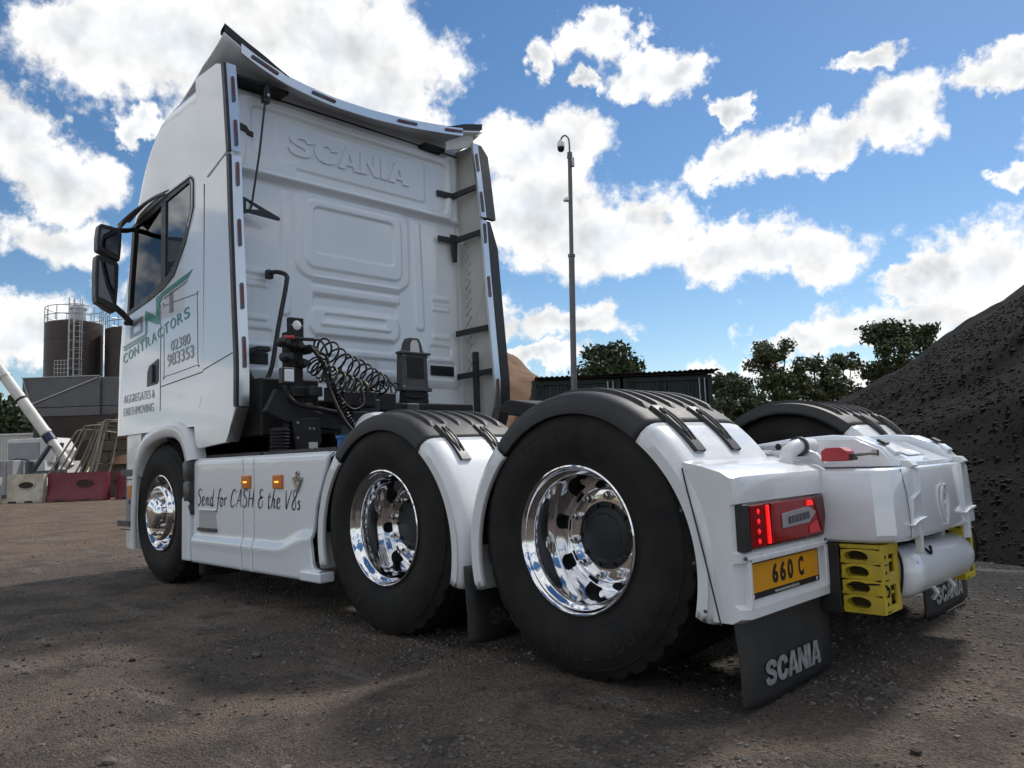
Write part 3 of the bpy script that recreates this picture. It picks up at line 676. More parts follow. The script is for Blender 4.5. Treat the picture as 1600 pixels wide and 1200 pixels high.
m = MB(); m.prism([(-3.415, 3.020)] + [(trail(z) - .035, z) for z in upz] + [(-3.25, 3.84), (-3.62, 3.86), (-3.60, 3.60), (-3.52, 3.55), (-3.50, 3.50), (-3.485, 3.30), (-3.43, 3.06)], 'y', -.010, .022); d2 = m.build('upper_deflector', WHITE, truck, bevel=.008)
def strip_edge(o, z0, z1):
    n = 14; rows = []; rb = []
    for i in range(n + 1):
        z = z0 + (z1 - z0) * i / n; x = trail(z)
        rb.append([(x - .045, -.012, z), (x - .004, -.012, z), (x - .002, .018, z), (x - .045, .018, z)])
        rows.append([(x - .010, .006, z), (x, .008, z), (x + .002, .080, z), (x - .012, .082, z)])
    m = MB(); m.grid(rb, wrap=True); m.add(rb[0], [(0, 1, 2, 3)]); m.add(rb[-1], [(0, 1, 2, 3)]); m.build('rubber_edge', SATIN, o, 30)
    m = MB(); m.grid(rows, wrap=True); m.add(rows[0], [(0, 1, 2, 3)]); m.add(rows[-1], [(0, 1, 2, 3)]); m.build('light_strip', STEEL, o, 30)
strip_edge(d1, 1.30, 3.09); strip_edge(d2, 3.12, 3.80)
m = MB(); m.prism([(-3.08, 1.065), (-2.935, 1.29), (-2.965, 1.29), (-3.02, 1.17), (-3.11, 1.065)], 'y', -.009, .08); m.build('deflector_foot', ALLOY, d1, bevel=.004)
def led_bar(parent, P0, P1, nrm, wv, red0, red1):
    """slim lens along P0-P1 with a row of small red leds"""
    P0, P1 = Vector(P0), Vector(P1); d = P1 - P0; nn = Vector(nrm).normalized(); w = Vector(wv).normalized(); L_ = d.length; t = d / L_
    hw = .013; pts = []
    for k in range(8): a = R(90 + 180 * k / 7); pts.append(P0 + t * (math.cos(a) * hw + hw) + w * math.sin(a) * hw)
    for k in range(8): a = R(-90 + 180 * k / 7); pts.append(P1 + t * (math.cos(a) * hw - hw) + w * math.sin(a) * hw)
    m = MB(); n = len(pts); m.add([p for p in pts] + [p + nn * .008 for p in pts], [tuple(range(n)), tuple(range(n, 2 * n))] + [(i, (i + 1) % n, n + (i + 1) % n, n + i) for i in range(n)])
    b = m.build('led_marker', LEDOFF, parent, 30)
    m = MB(); k = 7
    for i in range(k):
        c = P0 + d * (red0 + (red1 - red0) * (i + .5) / k) + nn * .0085; hx = L_ * (red1 - red0) / k * .30; v = [c - t * hx - w * .006, c + t * hx - w * .006, c + t * hx + w * .006, c - t * hx + w * .006]
        m.add(v + [q + nn * .002 for q in v], [(0, 1, 2, 3), (4, 5, 6, 7), (0, 1, 5, 4), (1, 2, 6, 5), (2, 3, 7, 6), (3, 0, 4, 7)])
    m.build('red_leds', LEDRED, b)
for z0, z1, a, b_ in ((3.70, 3.50, .05, .7), (3.36, 3.16, .1, .7), (3.04, 2.86, .1, .7), (2.62, 2.42, .1, .6), (2.16, 1.97, .1, .8), (1.78, 1.56, .12, .7)):
    par = d2 if z0 > 3.1 else d1
    led_bar(par, (trail(z0) + .002, .046, z0), (trail(z1) + .002, .046, z1), (1, 0, 0), (0, 1, 0), a, b_)

# far deflector: pale inner skin, polished strip and wide black rubber
zs = np.linspace(1.12, 3.84, 15)
m = MB(); m.grid([[(XB - .05, 2.435, z), (trail(z) - .03, 2.455, z)] for z in zs]); m.grid([[(XB - .05, 2.49, z), (trail(z) - .03, 2.49, z)] for z in zs]); m.build('far_deflector', CREAM, truck); fd = bpy.data.objects['far_deflector']
for z0, z1, nm in ((1.10, 3.08, 1), (3.11, 3.84, 2)):
    zq = np.linspace(z0, z1, 9); m = MB(); m.grid([[(trail(z) - .02, 2.395, z), (trail(z), 2.40, z), (trail(z) + .002, 2.465, z), (trail(z) - .02, 2.47, z)] for z in zq], wrap=True); m.build('light_strip', STEEL, fd, 30)
    m = MB(); m.grid([[(trail(z) - .05, 2.472, z), (trail(z) - .002, 2.474, z), (trail(z) - .006, 2.474 + .115 * min(1, (z1 - z) / .12 + .35), z), (trail(z) - .05, 2.49 + .10 * min(1, (z1 - z) / .12 + .35), z)] for z in zq], wrap=True); m.build('rubber_edge', SATIN, fd, 30)
for z0, z1, a, b_ in ((3.74, 3.56, 0, .6), (3.36, 3.16, 0, .6), (3.05, 2.86, 0, .6), (2.55, 2.35, .1, .5), (1.6, 1.4, .1, .8)):
    led_bar(fd, (trail(z0) + .002, 2.43, z0), (trail(z1) + .002, 2.43, z1), (1, 0, 0), (0, 1, 0), a, b_)
# lattice ribs moulded into the far inner skin
m = MB()
for k in range(8):
    z = 1.62 + k * .17
    for (xa, xb_) in ((-3.34, -3.26), (-3.26, -3.34)): m.tube([(xa, 2.434, z), (xb_, 2.436, z + .085), (xa, 2.434, z + .17)], .006, 5)
m.tube(catmull([(-3.18, 2.45, 3.0), (-3.10, 2.45, 2.9), (-3.08, 2.45, 2.6), (-3.12, 2.45, 2.35), (-3.22, 2.445, 2.2)], 5), .006, 5)
m.build('skin_ribs', CREAM, fd)
for z, dz in ((3.36, .06), (2.93, .05), (2.05, .03), (1.65, .03)):
    m = MB(); m.add([(XB + .03, 2.12, z - .035), (XB + .03, 2.12, z + .02), (XB + .035, 2.30, z + .022), (XB + .035, 2.30, z - .03)] + [(XB + .05, 2.12, z - .035), (XB + .05, 2.12, z + .02), (XB + .055, 2.30, z + .022), (XB + .055, 2.30, z - .03)], [(0, 1, 2, 3), (4, 5, 6, 7), (0, 1, 5, 4), (1, 2, 6, 5), (2, 3, 7, 6), (3, 0, 4, 7)]) if z > 2.5 else None
    m.add([(XB + .02, 2.33, z - .03), (XB + .02, 2.33, z + .02), (trail(z) - .05, 2.43, z + .02 + dz), (trail(z) - .05, 2.43, z - .03 + dz), (XB + .05, 2.29, z - .03), (XB + .05, 2.29, z + .02), (trail(z) - .03, 2.405, z + .02 + dz), (trail(z) - .03, 2.405, z - .03 + dz)], [(0, 1, 2, 3), (4, 5, 6, 7), (0, 1, 5, 4), (1, 2, 6, 5), (2, 3, 7, 6), (3, 0, 4, 7)])
    m.build('deflector_stay', SATIN, fd, bevel=.004)
m = MB(); m.prism([(2.26, 2.98), (2.34, 2.98), (2.325, 2.72), (2.285, 2.72)], 'x', XB + .035, XB + .065); m.build('stay_bracket', SATIN, fd, bevel=.006)
m = MB(); m.box(-3.16, -3.11, 2.34, 2.38, 1.02, 1.86); m.build('stay_post', SATIN, fd, bevel=.004)

# roof spoiler: sheet rising to flared corners, pale outside, dark inside, polished rear strip
Yt = [0, .12, .28, .50, .86, 1.25, 1.64, 2.0, 2.22, 2.38, 2.5]
Zt = [4.02, 3.95, 3.88, 3.82, 3.775, 3.78, 3.815, 3.87, 3.905, 3.945, 3.985]
yq = np.linspace(-.012, 2.512, 41); zt = np.interp(yq, Yt, Zt)
for it in range(3): zt[1:-1] = (zt[:-2] + 2 * zt[1:-1] + zt[2:]) / 4
rows = []
for u in np.linspace(0, 1, 17):
    rows.append([(-4.05 + (.935 + .02 * math.sin(math.pi * y / 2.5)) * u, 1.25 + (y - 1.25) * (.955 + .045 * min(1, u * 1.6)), (3.825 + .055 * math.sin(u * math.pi * .6)) * (1 - u ** 3.2) + z * u ** 3.2) for y, z in zip(yq, zt)])
m = MB(); m.grid(rows); sp = m.build('roof_spoiler', WHITE, truck, 60); s = sp.modifiers.new('thick', 'SOLIDIFY'); s.thickness = .018; s.offset = -1
edge = rows[-1]
m = MB(); i0, i1 = 2, 37
m.grid([[(x - .006, y, z - .052), (x + .006, y, z - .052), (x + .008, y, z + .018), (x - .006, y, z + .018)] for x, y, z in edge[i0:i1]], wrap=True); m.build('light_strip', STEEL, sp, 30)
for a, b_ in ((0, 9), (33, 41)):
    m = MB(); seg = edge[a:b_]; k = len(seg); m.grid([[(x - .06, y, z + .004), (x + .004, y, z + .006), (x + .012, y, z + .006 + .055 * min(1, (k - 1 - i + .6) / 4 if a == 0 else (i + .6) / 4)), (x - .055, y, z + .03)] for i, (x, y, z) in enumerate(seg)], wrap=True)
    m.add([(x, y, z) for x, y, z in m.v[-4:]], [(0, 1, 2, 3)]); m.build('rubber_edge', SATIN, sp, 40)
for f0, a, b_ in ((3.2, .45, .98), (11, .5, .98), (24, .05, .55), (32.5, .05, .55)):
    def EP(q): i = int(q); t = q - i; return Vector(edge[i]) * (1 - t) + Vector(edge[min(i + 1, 40)]) * t + Vector((.008, 0, -.017))
    P0, P1 = EP(f0), EP(f0 + 3.4); wv = (P1 - P0).normalized().cross(Vector((1, 0, 0)))
    led_bar(sp, P0, P1, (1, 0, 0), wv, a, b_)
m = MB(); m.grid([[(XB + .02, y, 3.77), (XB - .1, y, 3.80)] for y in np.linspace(.08, 2.42, 9)]); m.build('roof_gasket', MATTE, sp)
m = MB(); m.prism([(2.10, 3.70), (2.44, 3.82), (2.44, 3.93), (2.30, 3.90), (2.10, 3.78)], 'x', -3.18, -3.16); m.build('spoiler_gusset', CREAM, sp, bevel=.004)
for a in ((-3.36, -3.24, 1.92, 2.16, 3.72, 3.76), (-3.36, -3.20, .10, .55, 3.755, 3.785)): m = MB(); m.box(*a); m.build('spoiler_hinge', MATTE, sp, bevel=.01)
# support rod between spoiler and the black triangular bracket
m = MB(); m.tube([(-3.20, .355, 3.70), (-3.20, .30, 3.22), (-3.20, .235, 2.80), (-3.20, .215, 2.755), (-3.20, .16, 2.735)], .0085, 8); rod = m.build('spoiler_stay', SATIN, truck)
m = MB(); m.box(-3.235, -3.185, .33, .385, 3.63, 3.745); m.box(-3.245, -3.175, .345, .37, 3.70, 3.79); m.build('stay_clamp', SATIN, rod, bevel=.006)
m = MB(); m.lathe([(0, .0), (.014, 0), (.014, .02), (0, .02)], c=(-3.185, .358, 3.68), ax='x', n=10); m.build('clamp_nut', ALLOY, rod)
m = MB(); tri = [(.16, 2.87), (.20, 2.862), (.47, 2.765), (.475, 2.745), (.46, 2.74), (.20, 2.755), (.16, 2.76)]; m.prism(tri, 'x', -3.235, -3.215); m.build('stay_bracket', SATIN, rod, bevel=.003)
m = MB(); m.prism([(.20, 2.775), (.20, 2.835), (.30, 2.79)], 'x', -3.2145, -3.213); m.build('bracket_opening', WHITE, rod)
m = MB(); m.prism([(.16, 3.42), (.16, 3.48), (.255, 3.46), (.275, 3.43), (.31, 3.425), (.31, 3.385), (.26, 3.39), (.245, 3.41)], 'x', -3.335, -3.31); m.build('deflector_stay', SATIN, truck, bevel=.004)

# --- cab back: pressed panel as one height field
def cab_back():
    ys = np.linspace(.06, 2.44, 240); zs = np.linspace(1.50, 3.785, 232); Yg, Zg = np.meshgrid(ys, zs)
    def rr(cy, cz, hw, hh, r, e=.010, slant=0.0):
        dy = np.abs(Yg - cy - slant * (Zg - cz)) - (hw - r); dz = np.abs(Zg - cz) - (hh - r)
        d = np.hypot(np.maximum(dy, 0), np.maximum(dz, 0)) + np.minimum(np.maximum(dy, dz), 0) - r
        t = np.clip(.5 - d / (2 * e), 0, 1); return t * t * (3 - 2 * t)
    H = np.zeros_like(Yg)
    st = lambda a, b, v: (lambda t: t * t * (3 - 2 * t))(np.clip((v - a) / (b - a), 0, 1))
    H += .030 * st(3.085, 3.115, Zg) - .014 * np.exp(-((Zg - 3.075) / .010) ** 2) + .012 * np.exp(-((Zg - 3.125) / .016) ** 2)
    upper = np.maximum(rr(.55, 3.46, .25, .185, .05, .012), rr(1.46, 3.405, .78, .235, .06, .012))
    H += .020 * rr(1.24, 3.42, 1.06, .30, .07, .016) - .026 * upper
    H += .012 * rr(1.24, 3.42, .74, .19, .02, .012) * (upper > .5)
    # lower half
    H += .016 * rr(1.24, 2.74, .56, .36, .14, .02) + .012 * rr(1.24, 2.74, .47, .28, .08, .014) - .016 * rr(1.235, 2.775, .395, .19, .045, .008)
    for y in (.60, 1.90): H += .014 * rr(y, 2.55, .045, .50, .04, .014, slant=.03 if y < 1 else -.03)
    for z, hh in ((2.375, .024), (2.29, .030)): H += .011 * rr(1.26, z, .43, hh, .006, .006)
    H -= .014 * rr(1.25, 2.185, .41, .055, .03, .012); 
    bump = rr(1.24, 2.03, .44, .12, .10, .02); H += .014 * bump
    H -= .012 * rr(1.24, 2.075, .30, .024, .02, .008); H += .010 * rr(1.24, 2.015, .34, .016, .012, .006)
    H -= .013 * rr(1.24, 1.875, .38, .052, .03, .010); H -= .013 * rr(1.26, 1.715, .40, .050, .03, .010)
    for z, hh in ((2.365, .022), (2.265, .018), (2.01, .022), (2.30, .006)):
        for yc in (.34, 2.16): H += .008 * rr(yc, z, .10, hh, .006, .006)
    for yc in (.36, 2.15): H -= .010 * rr(yc, 1.875, .125, .050, .022, .008); H += .006 * rr(yc, 1.80, .13, .008, .006, .006)
    for yc in (.36, 2.16): H -= .012 * rr(yc, 1.70, .16, .075, .02, .008)
    edge = np.minimum(Yg - .06, 2.44 - Yg); H -= .075 * np.clip(1 - edge / .10, 0, 1) ** 2
    H -= .06 * np.clip(1 - (3.785 - Zg) / .05, 0, 1) ** 2
    H -= .05 * np.clip((1.62 - Zg) / .12, 0, 1) ** 1.5
    V = np.stack([XB + H, Yg, Zg], -1).reshape(-1, 3); ny, nz = len(ys), len(zs)
    idx = np.arange(ny * nz).reshape(nz, ny); F = np.stack([idx[:-1, :-1], idx[:-1, 1:], idx[1:, 1:], idx[1:, :-1]], -1).reshape(-1, 4)
    me = bpy.data.meshes.new('cab_back'); me.from_pydata(V.tolist(), [], F.tolist()); me.polygons.foreach_set('use_smooth', [True] * len(me.polygons))
    b = link('cab_back', me, WHITE, truck)
    wordmark(WHITE, b, (XB + .028, .61, 3.335), AXREAR, 1.18, .19, .022, 'embossed_letter', .006)
    for y0, y1 in ((.27, .45), (2.03, 2.30)):
        m = MB(); m.box(XB - .02, XB + .0015, y0, y1, 1.655, 1.745); v = m.build('air_vent', SATIN, b, bevel=.003)
        for k in range(5): m = MB(); m.box(XB + .0016, XB + .008, y0 + .008, y1 - .008, 1.664 + k * .016, 1.670 + k * .016); m.build('vent_slat', MATTE, v)
    return b
cab_back()

# --- side of the cab: panel gaps, window, locker, handle, lettering
def seam(pts, r=.0028, name='panel_gap', mt=None): m = MB(); m.tube(pts, r, 5); return m.build(name, mt or SEAM, cab)
seam([(-4.285, -.001, 2.20), (-4.285, -.001, 1.36)])
seam([(-3.47, -.001, 2.99), (-3.47, -.001, 1.50), (-3.49, -.001, 1.42), (-3.62, -.001, 1.22)], .004)
seam([(-4.285, -.001, 1.55), (-3.475, -.001, 1.59)], .0035); seam([(-3.475, -.0065, 1.60), (-3.00, -.0065, 1.67)], .0035)
lk = [(-4.215, 2.175), (-4.19, 2.195), (-3.62, 2.185), (-3.59, 2.16), (-3.575, 1.675), (-3.60, 1.65), (-4.18, 1.625), (-4.21, 1.65)]
seam([(x, -.001, z) for x, z in catmull([(a, b_) for a, b_ in lk], 3, True)] , .0025)
seam([(-4.285, -.001, 2.20), (-4.36, -.001, 2.30)])
wo, wi = grow(win, .022), grow(win, -.045); nw = len(win)
m = MB(); m.add([(x, -.007, z) for x, z in wo] + [(x, -.007, z) for x, z in wi] + [(x, .045, z) for x, z in wo] + [(x, .045, z) for x, z in wi], [q for k in range(nw) for q in ((k, (k + 1) % nw, nw + (k + 1) % nw, nw + k), (2 * nw + k, 2 * nw + (k + 1) % nw, 3 * nw + (k + 1) % nw, 3 * nw + k), (k, (k + 1) % nw, 2 * nw + (k + 1) % nw, 2 * nw + k), (nw + k, nw + (k + 1) % nw, 3 * nw + (k + 1) % nw, 3 * nw + k))])
wf = m.build('window_frame', SATIN, truck, bevel=.002); far_copy(wf)
m = MB(); m.box(-4.275, -4.185, -.0072, .045, 2.36, 3.07); m.build('window_pillar', SATIN, wf)
CLEAR = bpy.data.materials.new('clear_cab_glass'); CLEAR.use_nodes = True; _n = CLEAR.node_tree; _n.nodes.clear()
_o = _n.nodes.new('ShaderNodeOutputMaterial'); _m = _n.nodes.new('ShaderNodeMixShader'); _t = _n.nodes.new('ShaderNodeBsdfTransparent'); _g = _n.nodes.new('ShaderNodeBsdfGlossy'); _f2 = _n.nodes.new('ShaderNodeFresnel')
_t.inputs[0].default_value = (.82, .90, .89, 1); _g.inputs['Roughness'].default_value = .02; _f2.inputs[0].default_value = 1.45
for a_, b_ in ((_f2.outputs[0], _m.inputs[0]), (_t.outputs[0], _m.inputs[1]), (_g.outputs[0], _m.inputs[2]), (_m.outputs[0], _o.inputs[0])): _n.links.new(a_, b_)
m = MB(); m.grid([[(xq - .27 + dx, yq, zq) for dx, yq in ((.11, .08), (.03, .18), (.0, .30), (-.025, .75), (-.03, 1.25), (-.025, 1.75), (.0, 2.20), (.03, 2.32), (.11, 2.42))] for zq, xq in ((2.20, -5.165), (2.62, -5.03), (3.06, -4.885))]); m.build('windscreen', CLEAR, truck, 60)
m = MB(); m.prism([(-5.34, 1.95), (-5.34, 2.16), (-5.20, 2.22), (-4.92, 2.16), (-4.84, 2.0), (-4.84, 1.95)], 'y', .12, 2.38); m.build('dashboard', MATTE, truck, bevel=.02)
m = MB(); m.box(-5.0, -3.45, .06, 2.44, 3.12, 3.15); m.build('roof_lining', CREAM, truck)
for y in (.28, 1.62):
    m = MB(); m.prism([(-4.22, 2.0), (-4.12, 2.75), (-4.08, 3.0), (-3.96, 3.0), (-3.98, 2.7), (-4.02, 1.9)], 'y', y, y + .52); m.build('cab_seat', MATTE, truck, bevel=.05)
m = MB(); m.prism([(-4.95, 2.285), (-4.93, 2.50), (-4.855, 2.985), (-4.44, 3.02), (-4.27, 3.035), (-4.27, 2.365), (-4.50, 2.325)], 'y', .012, .016); m.build('door_glass', CLEAR, wf, 0)
m = MB(); m.prism([(-4.19, 3.045), (-3.72, 3.065), (-3.70, 3.04), (-3.705, 2.88), (-3.84, 2.645), (-4.03, 2.45), (-4.19, 2.40)], 'y', .004, .008); m.build('rear_glass', GLASS, wf, 0)
m = MB(); m.tube([(-3.695, -.010, 3.085), (-3.668, -.010, 3.05), (-3.668, -.010, 2.86), (-3.74, -.010, 2.73)], .007, 6); m.tube([(-3.70, -.010, 3.115), (-4.17, -.010, 3.10), (-4.6, -.010, 3.065)], .010, 6); m.build('window_trim', WHITE, wf, 60)
# dark wind deflector over the door
m = MB(); rows = []
for u in np.linspace(0, 1, 9):
    x = -4.98 + .86 * u; z = 3.03 + .075 * math.sin(u * 2.2); o_ = -.10 * (1 - u) ** .7 - .012
    rows.append([(x, -.010, z + .035), (x, o_ * .6, z + .03), (x, o_, z), (x, o_ * .9, z - .055 * (1 - u))])
m.grid(rows); v = m.build('sun_visor', SATIN, truck, 60); s = v.modifiers.new('t', 'SOLIDIFY'); s.thickness = .006
m = MB(); m.prism([(-4.57, 1.575), (-4.56, 1.70), (-4.52, 1.745), (-4.33, 1.785), (-4.315, 1.77), (-4.32, 1.60), (-4.35, 1.58)], 'y', -.004, .01); dh = m.build('door_handle', SATIN, truck, bevel=.003)
m = MB(); m.box(-4.46, -4.41, -.022, -.004, 1.60, 1.745); m.build('grip', GREYM, dh, bevel=.006)
TX = -.0035
for poly, mt_ in (([(-3.67, 2.385), (-3.755, 2.335), (-4.25, 2.275), (-4.31, 2.225), (-4.31, 2.06), (-4.375, 2.07), (-4.575, 2.13), (-4.575, 2.03), (-4.62, 2.025), (-4.62, 2.215), (-4.575, 2.21), (-4.375, 2.135), (-4.39, 2.285), (-4.24, 2.315)], GREEN),
                  ([(-5.13, 1.98), (-4.585, 2.025), (-4.585, 2.012), (-5.12, 1.965)], GREEN), ([(-5.12, 1.955), (-4.585, 2.002), (-4.585, 1.990), (-5.10, 1.94)], GREEN),
                  ([(-4.11, 2.275), (-4.04, 2.285), (-4.03, 2.12), (-4.105, 2.12)], GREY_V), ([(-3.76, 2.32), (-4.22, 2.262), (-4.22, 2.25), (-3.79, 2.305)], GREY_V)):
    m = MB(); m.prism(poly, 'y', TX, -.0005); m.build('livery_letter', mt_, cab, 0)
dq = [(-4.97, 2.03), (-4.97, 2.13), (-4.68, 2.19), (-4.68, 2.05)]; dn = [(-4.90, 2.06), (-4.90, 2.115), (-4.735, 2.15), (-4.735, 2.075)]
m = MB(); m.add([(x, TX, z) for x, z in dq + dn], [(0, 1, 5, 4), (1, 2, 6, 5), (2, 3, 7, 6), (3, 0, 4, 7)]); m.build('livery_letter', GREY_V, cab, 0)
for i, ch in enumerate('CONTRACTORS'):
    t = i / 11; x = -5.12 + 1.43 * t; mt_ = GREEN
    text(ch, .12, mt_, cab, (x, -.0028, 1.822 + .215 * t), AXSIDE, width=.105, height=.085, bold=.001, rot=R(8.5), name='livery_letter')
text('02380', .1, GREY_V, cab, (-4.07, -.0028, 1.81), AXSIDE, width=.36, height=.083, rot=R(2.5), name='livery_number')
text('983353', .1, GREY_V, cab, (-4.14, -.0028, 1.692), AXSIDE, width=.50, height=.10, bold=.0008, rot=R(2.5), name='livery_number')
text('AGGREGATES &', .1, GREY_V, cab, (-5.10, -.0028, 1.475), AXSIDE, width=.70, height=.070, bold=-.0012, name='livery_lettering')
text('EARTHMOVING', .1, GREY_V, cab, (-5.10, -.0028, 1.365), AXSIDE, width=.68, height=.070, bold=-.0012, name='livery_lettering')

# front lower corner: bumper side with steps
m = MB(); rows = []
for z in (.24, .27, .60, .90, 1.10, 1.21):
    rows.append([(-4.80 + .05 * (z > .9), .02, z)] + [(-5.25 + .22 - .30 * math.sin(R(a)), .02 + .30 - .30 * math.cos(R(a)) if a else .02, z) for a in (0, 20, 40, 60, 80)] + [(-5.36, 1.25, z), (-4.80, 1.25, z)])
m.grid(rows, wrap=True); m.add(rows[0], [tuple(range(8))]); m.add(rows[-1], [tuple(range(8))]); bp_ = m.build('bumper', WHITE2, truck, 35)
m = MB(); m.box(-5.06, -4.90, .012, .03, .455, .76); m.build('step_recess', mat('grey_step', (.22, .22, .23), .5), bp_, bevel=.004)
m = MB(); m.box(-5.20, -4.92, -.012, .03, .425, .470); m.build('step_tread', GREYM, bp_, bevel=.006)
m = MB(); m.box(-5.20, -4.90, .010, .03, .85, .905); m.build('step_tread', GREYM, bp_, bevel=.006)
m = MB(); m.lathe([(0, -.002), (.018, -.002), (.02, .002)], c=(-4.975, .010, .63), n=14); m.build('tow_hole', SATIN, bp_)
for z in (.395, .82): seam([(-5.22, .018, z), (-4.81, .018, z)], .004).parent = bp_
m = MB(); m.tube(catmull([(-4.76, -.012, .98), (-4.775, -.014, .80), (-4.80, -.014, .50), (-4.80, -.010, .25)], 5), .024, 8); m.build('arch_edge', WHITE2, bp_, 60)
m = MB(); m.box(-4.95, -4.87, -.016, .02, .665, .775); m.build('side_marker', AMBER, bp_, bevel=.006)
# front wheel arch moulding
out_ = catmull([(-4.79, .88), (-4.73, 1.02), (-4.60, 1.16), (-4.35, 1.235), (-4.08, 1.265), (-3.84, 1.235), (-3.69, 1.13), (-3.60, .96)], 6)
inn_ = catmull([(-4.76, .84), (-4.69, .96), (-4.55, 1.07), (-4.33, 1.125), (-4.12, 1.14), (-3.94, 1.115), (-3.83, 1.04), (-3.77, .94)], 6)
rows = []
for (a, b_), (c, d) in zip(inn_, out_):
    mx_, mz_ = (a + c) / 2, (b_ + d) / 2
    rows.append([(a, .10, b_), (a, -.004, b_), (a + (c - a) * .15, -.022, b_ + (d - b_) * .15), (mx_, -.030, mz_), (c + (a - c) * .12, -.024, d + (b_ - d) * .12), (c, -.004, d), (c, .08, d)])
m = MB(); m.grid(rows); m.add(rows[0], [tuple(range(7))]); m.add(rows[-1], [tuple(range(7))]); wa = m.build('wheel_arch', WHITE2, truck, 50)
m = MB(); m.lathe([(.60, .02), (.605, .48), (.2, .50)], c=(AX[2], 0, HUB), n=30, a0=R(-20), a1=R(200)); m.build('arch_liner', MATTE, truck)
m = MB(); rows = []
for z, w_ in ((.95, .0), (.93, .012), (.82, .014), (.80, .0), (.78, .014), (.66, .014), (.64, .002), (.62, .012), (.56, .0)):
    xo = -3.80 + .12 * max(0, (.95 - z)) ** 1.2
    rows.append([(xo, .20, z), (xo - w_, -.006, z), (xo + .03, -.018 - w_, z), (-3.655, -.018 - w_, z), (-3.63, -.004, z), (-3.62, .20, z)])
m.grid(rows); m.build('arch_extension', SATIN, truck, 40)

# side skirts: three panels with a lower swage
def skirt(xa, xb, zt=.962, rear=None, name='side_skirt'):
    rows = []; nz = 40
    for i in range(nz + 1):
        z = .222 + (zt - .222) * i / nz; row = []
        x1 = xb if rear is None else float(np.interp(z, [p[1] for p in rear], [p[0] for p in rear]))
        for x in [xa, xa + .004, xa + .010] + list(np.linspace(xa + .016, x1 - .016, 12)) + [x1 - .010, x1 - .004, x1]:
            cz = .375 + .085 * np.clip((x + 2.36) / .27, 0, 1)
            y = -.019 * math.exp(-((z - cz) / .030) ** 2) + (-.019 * .65 if z < cz else 0) * (1 - math.exp(-((z - cz) / .030) ** 2)) + (.028 * ((z - .935) / .03) ** 2 if z > .935 else 0)
            e = min(x - xa, x1 - x); y += .008 * max(0, 1 - e / .010) ** 2
            row.append((x, y, z))
        rows.append(row)
    m = MB(); m.grid(rows); o = m.build(name, WHITE, truck, 60); s = o.modifiers.new('t', 'SOLIDIFY'); s.thickness = .03; s.offset = -1 if True else 1
    return o
sk1 = skirt(-3.655, -2.873); sk2 = skirt(-2.866, -2.722)
sk3 = skirt(-2.715, -1.80, rear=[(-1.86, .222), (-1.865, .275), (-1.98, .30), (-2.0, .43), (-1.96, .64), (-1.80, .962)])
m = MB(); m.prism([(-3.79, .225), (-3.79, .67), (-3.66, .77), (-3.66, .225)], 'y', -.030, .06); m.build('skirt_nose', WHITE, sk1, bevel=.014, seg=3)
m = MB(); m.box(-2.08, -1.85, -.045, .06, .222, .282); m.build('skirt_tail', WHITE, sk3, bevel=.014, seg=3)
m = MB(); m.box(-3.66, -1.84, .012, .10, .945, .962); m.build('skirt_top', WHITE, sk1, bevel=.004)
m = MB(); m.prism([(-3.54, .595), (-3.275, .595), (-3.255, .475), (-3.54, .475)], 'y', -.0025, .004); pk = m.build('step_pocket', mat('pocket_grey', (.42, .42, .42), .5), sk1, 0)
m = MB(); m.prism([(-3.545, .472), (-3.25, .472), (-3.25, .448), (-3.53, .448)], 'y', -.022, .004); m.build('pocket_lip', GREYM, sk1, bevel=.004)
m = MB(); m.box(-3.545, -3.27, -.010, .002, .592, .602); m.build('pocket_top', WHITE, sk1, bevel=.003)
for k in range(14): m = MB(); m.box(-3.45 + k * .022, -3.44 + k * .022, .012, .07, .9625, .968); m.build('grip_rib', GREYM, sk1)
for x, par in ((-2.805, sk2), (-2.385, sk3)):
    m = MB(); m.box(x - .058, x + .058, -.016, .003, .748, .836); a = m.build('side_marker', AMBER, par, bevel=.008)
    m = MB(); m.box(x - .024, x + .024, -.0175, -.0162, .786, .796); m.build('marker_bulb', AMBERC, a)
# V8 badge: shield outline with an eight above
m = MB(); bx, bz = -2.15, .79
m.tube([(bx - .045, -.006, bz + .015), (bx, -.006, bz - .058), (bx + .045, -.006, bz + .015)], .011, 6); m.tube([(bx - .048, -.005, bz + .012), (bx - .048, -.005, bz + .028)], .009, 6); m.tube([(bx + .048, -.005, bz + .012), (bx + .048, -.005, bz + .028)], .009, 6)
for dz, r_ in ((.022, .018), (.050, .013)): m.tube([(bx + r_ * math.cos(a), -.006, bz + dz + r_ * .85 * math.sin(a)) for a in np.linspace(0, 2 * math.pi, 17)[:-1]], .0065, 6, True)
m.build('badge', BRONZE, sk3, 60)
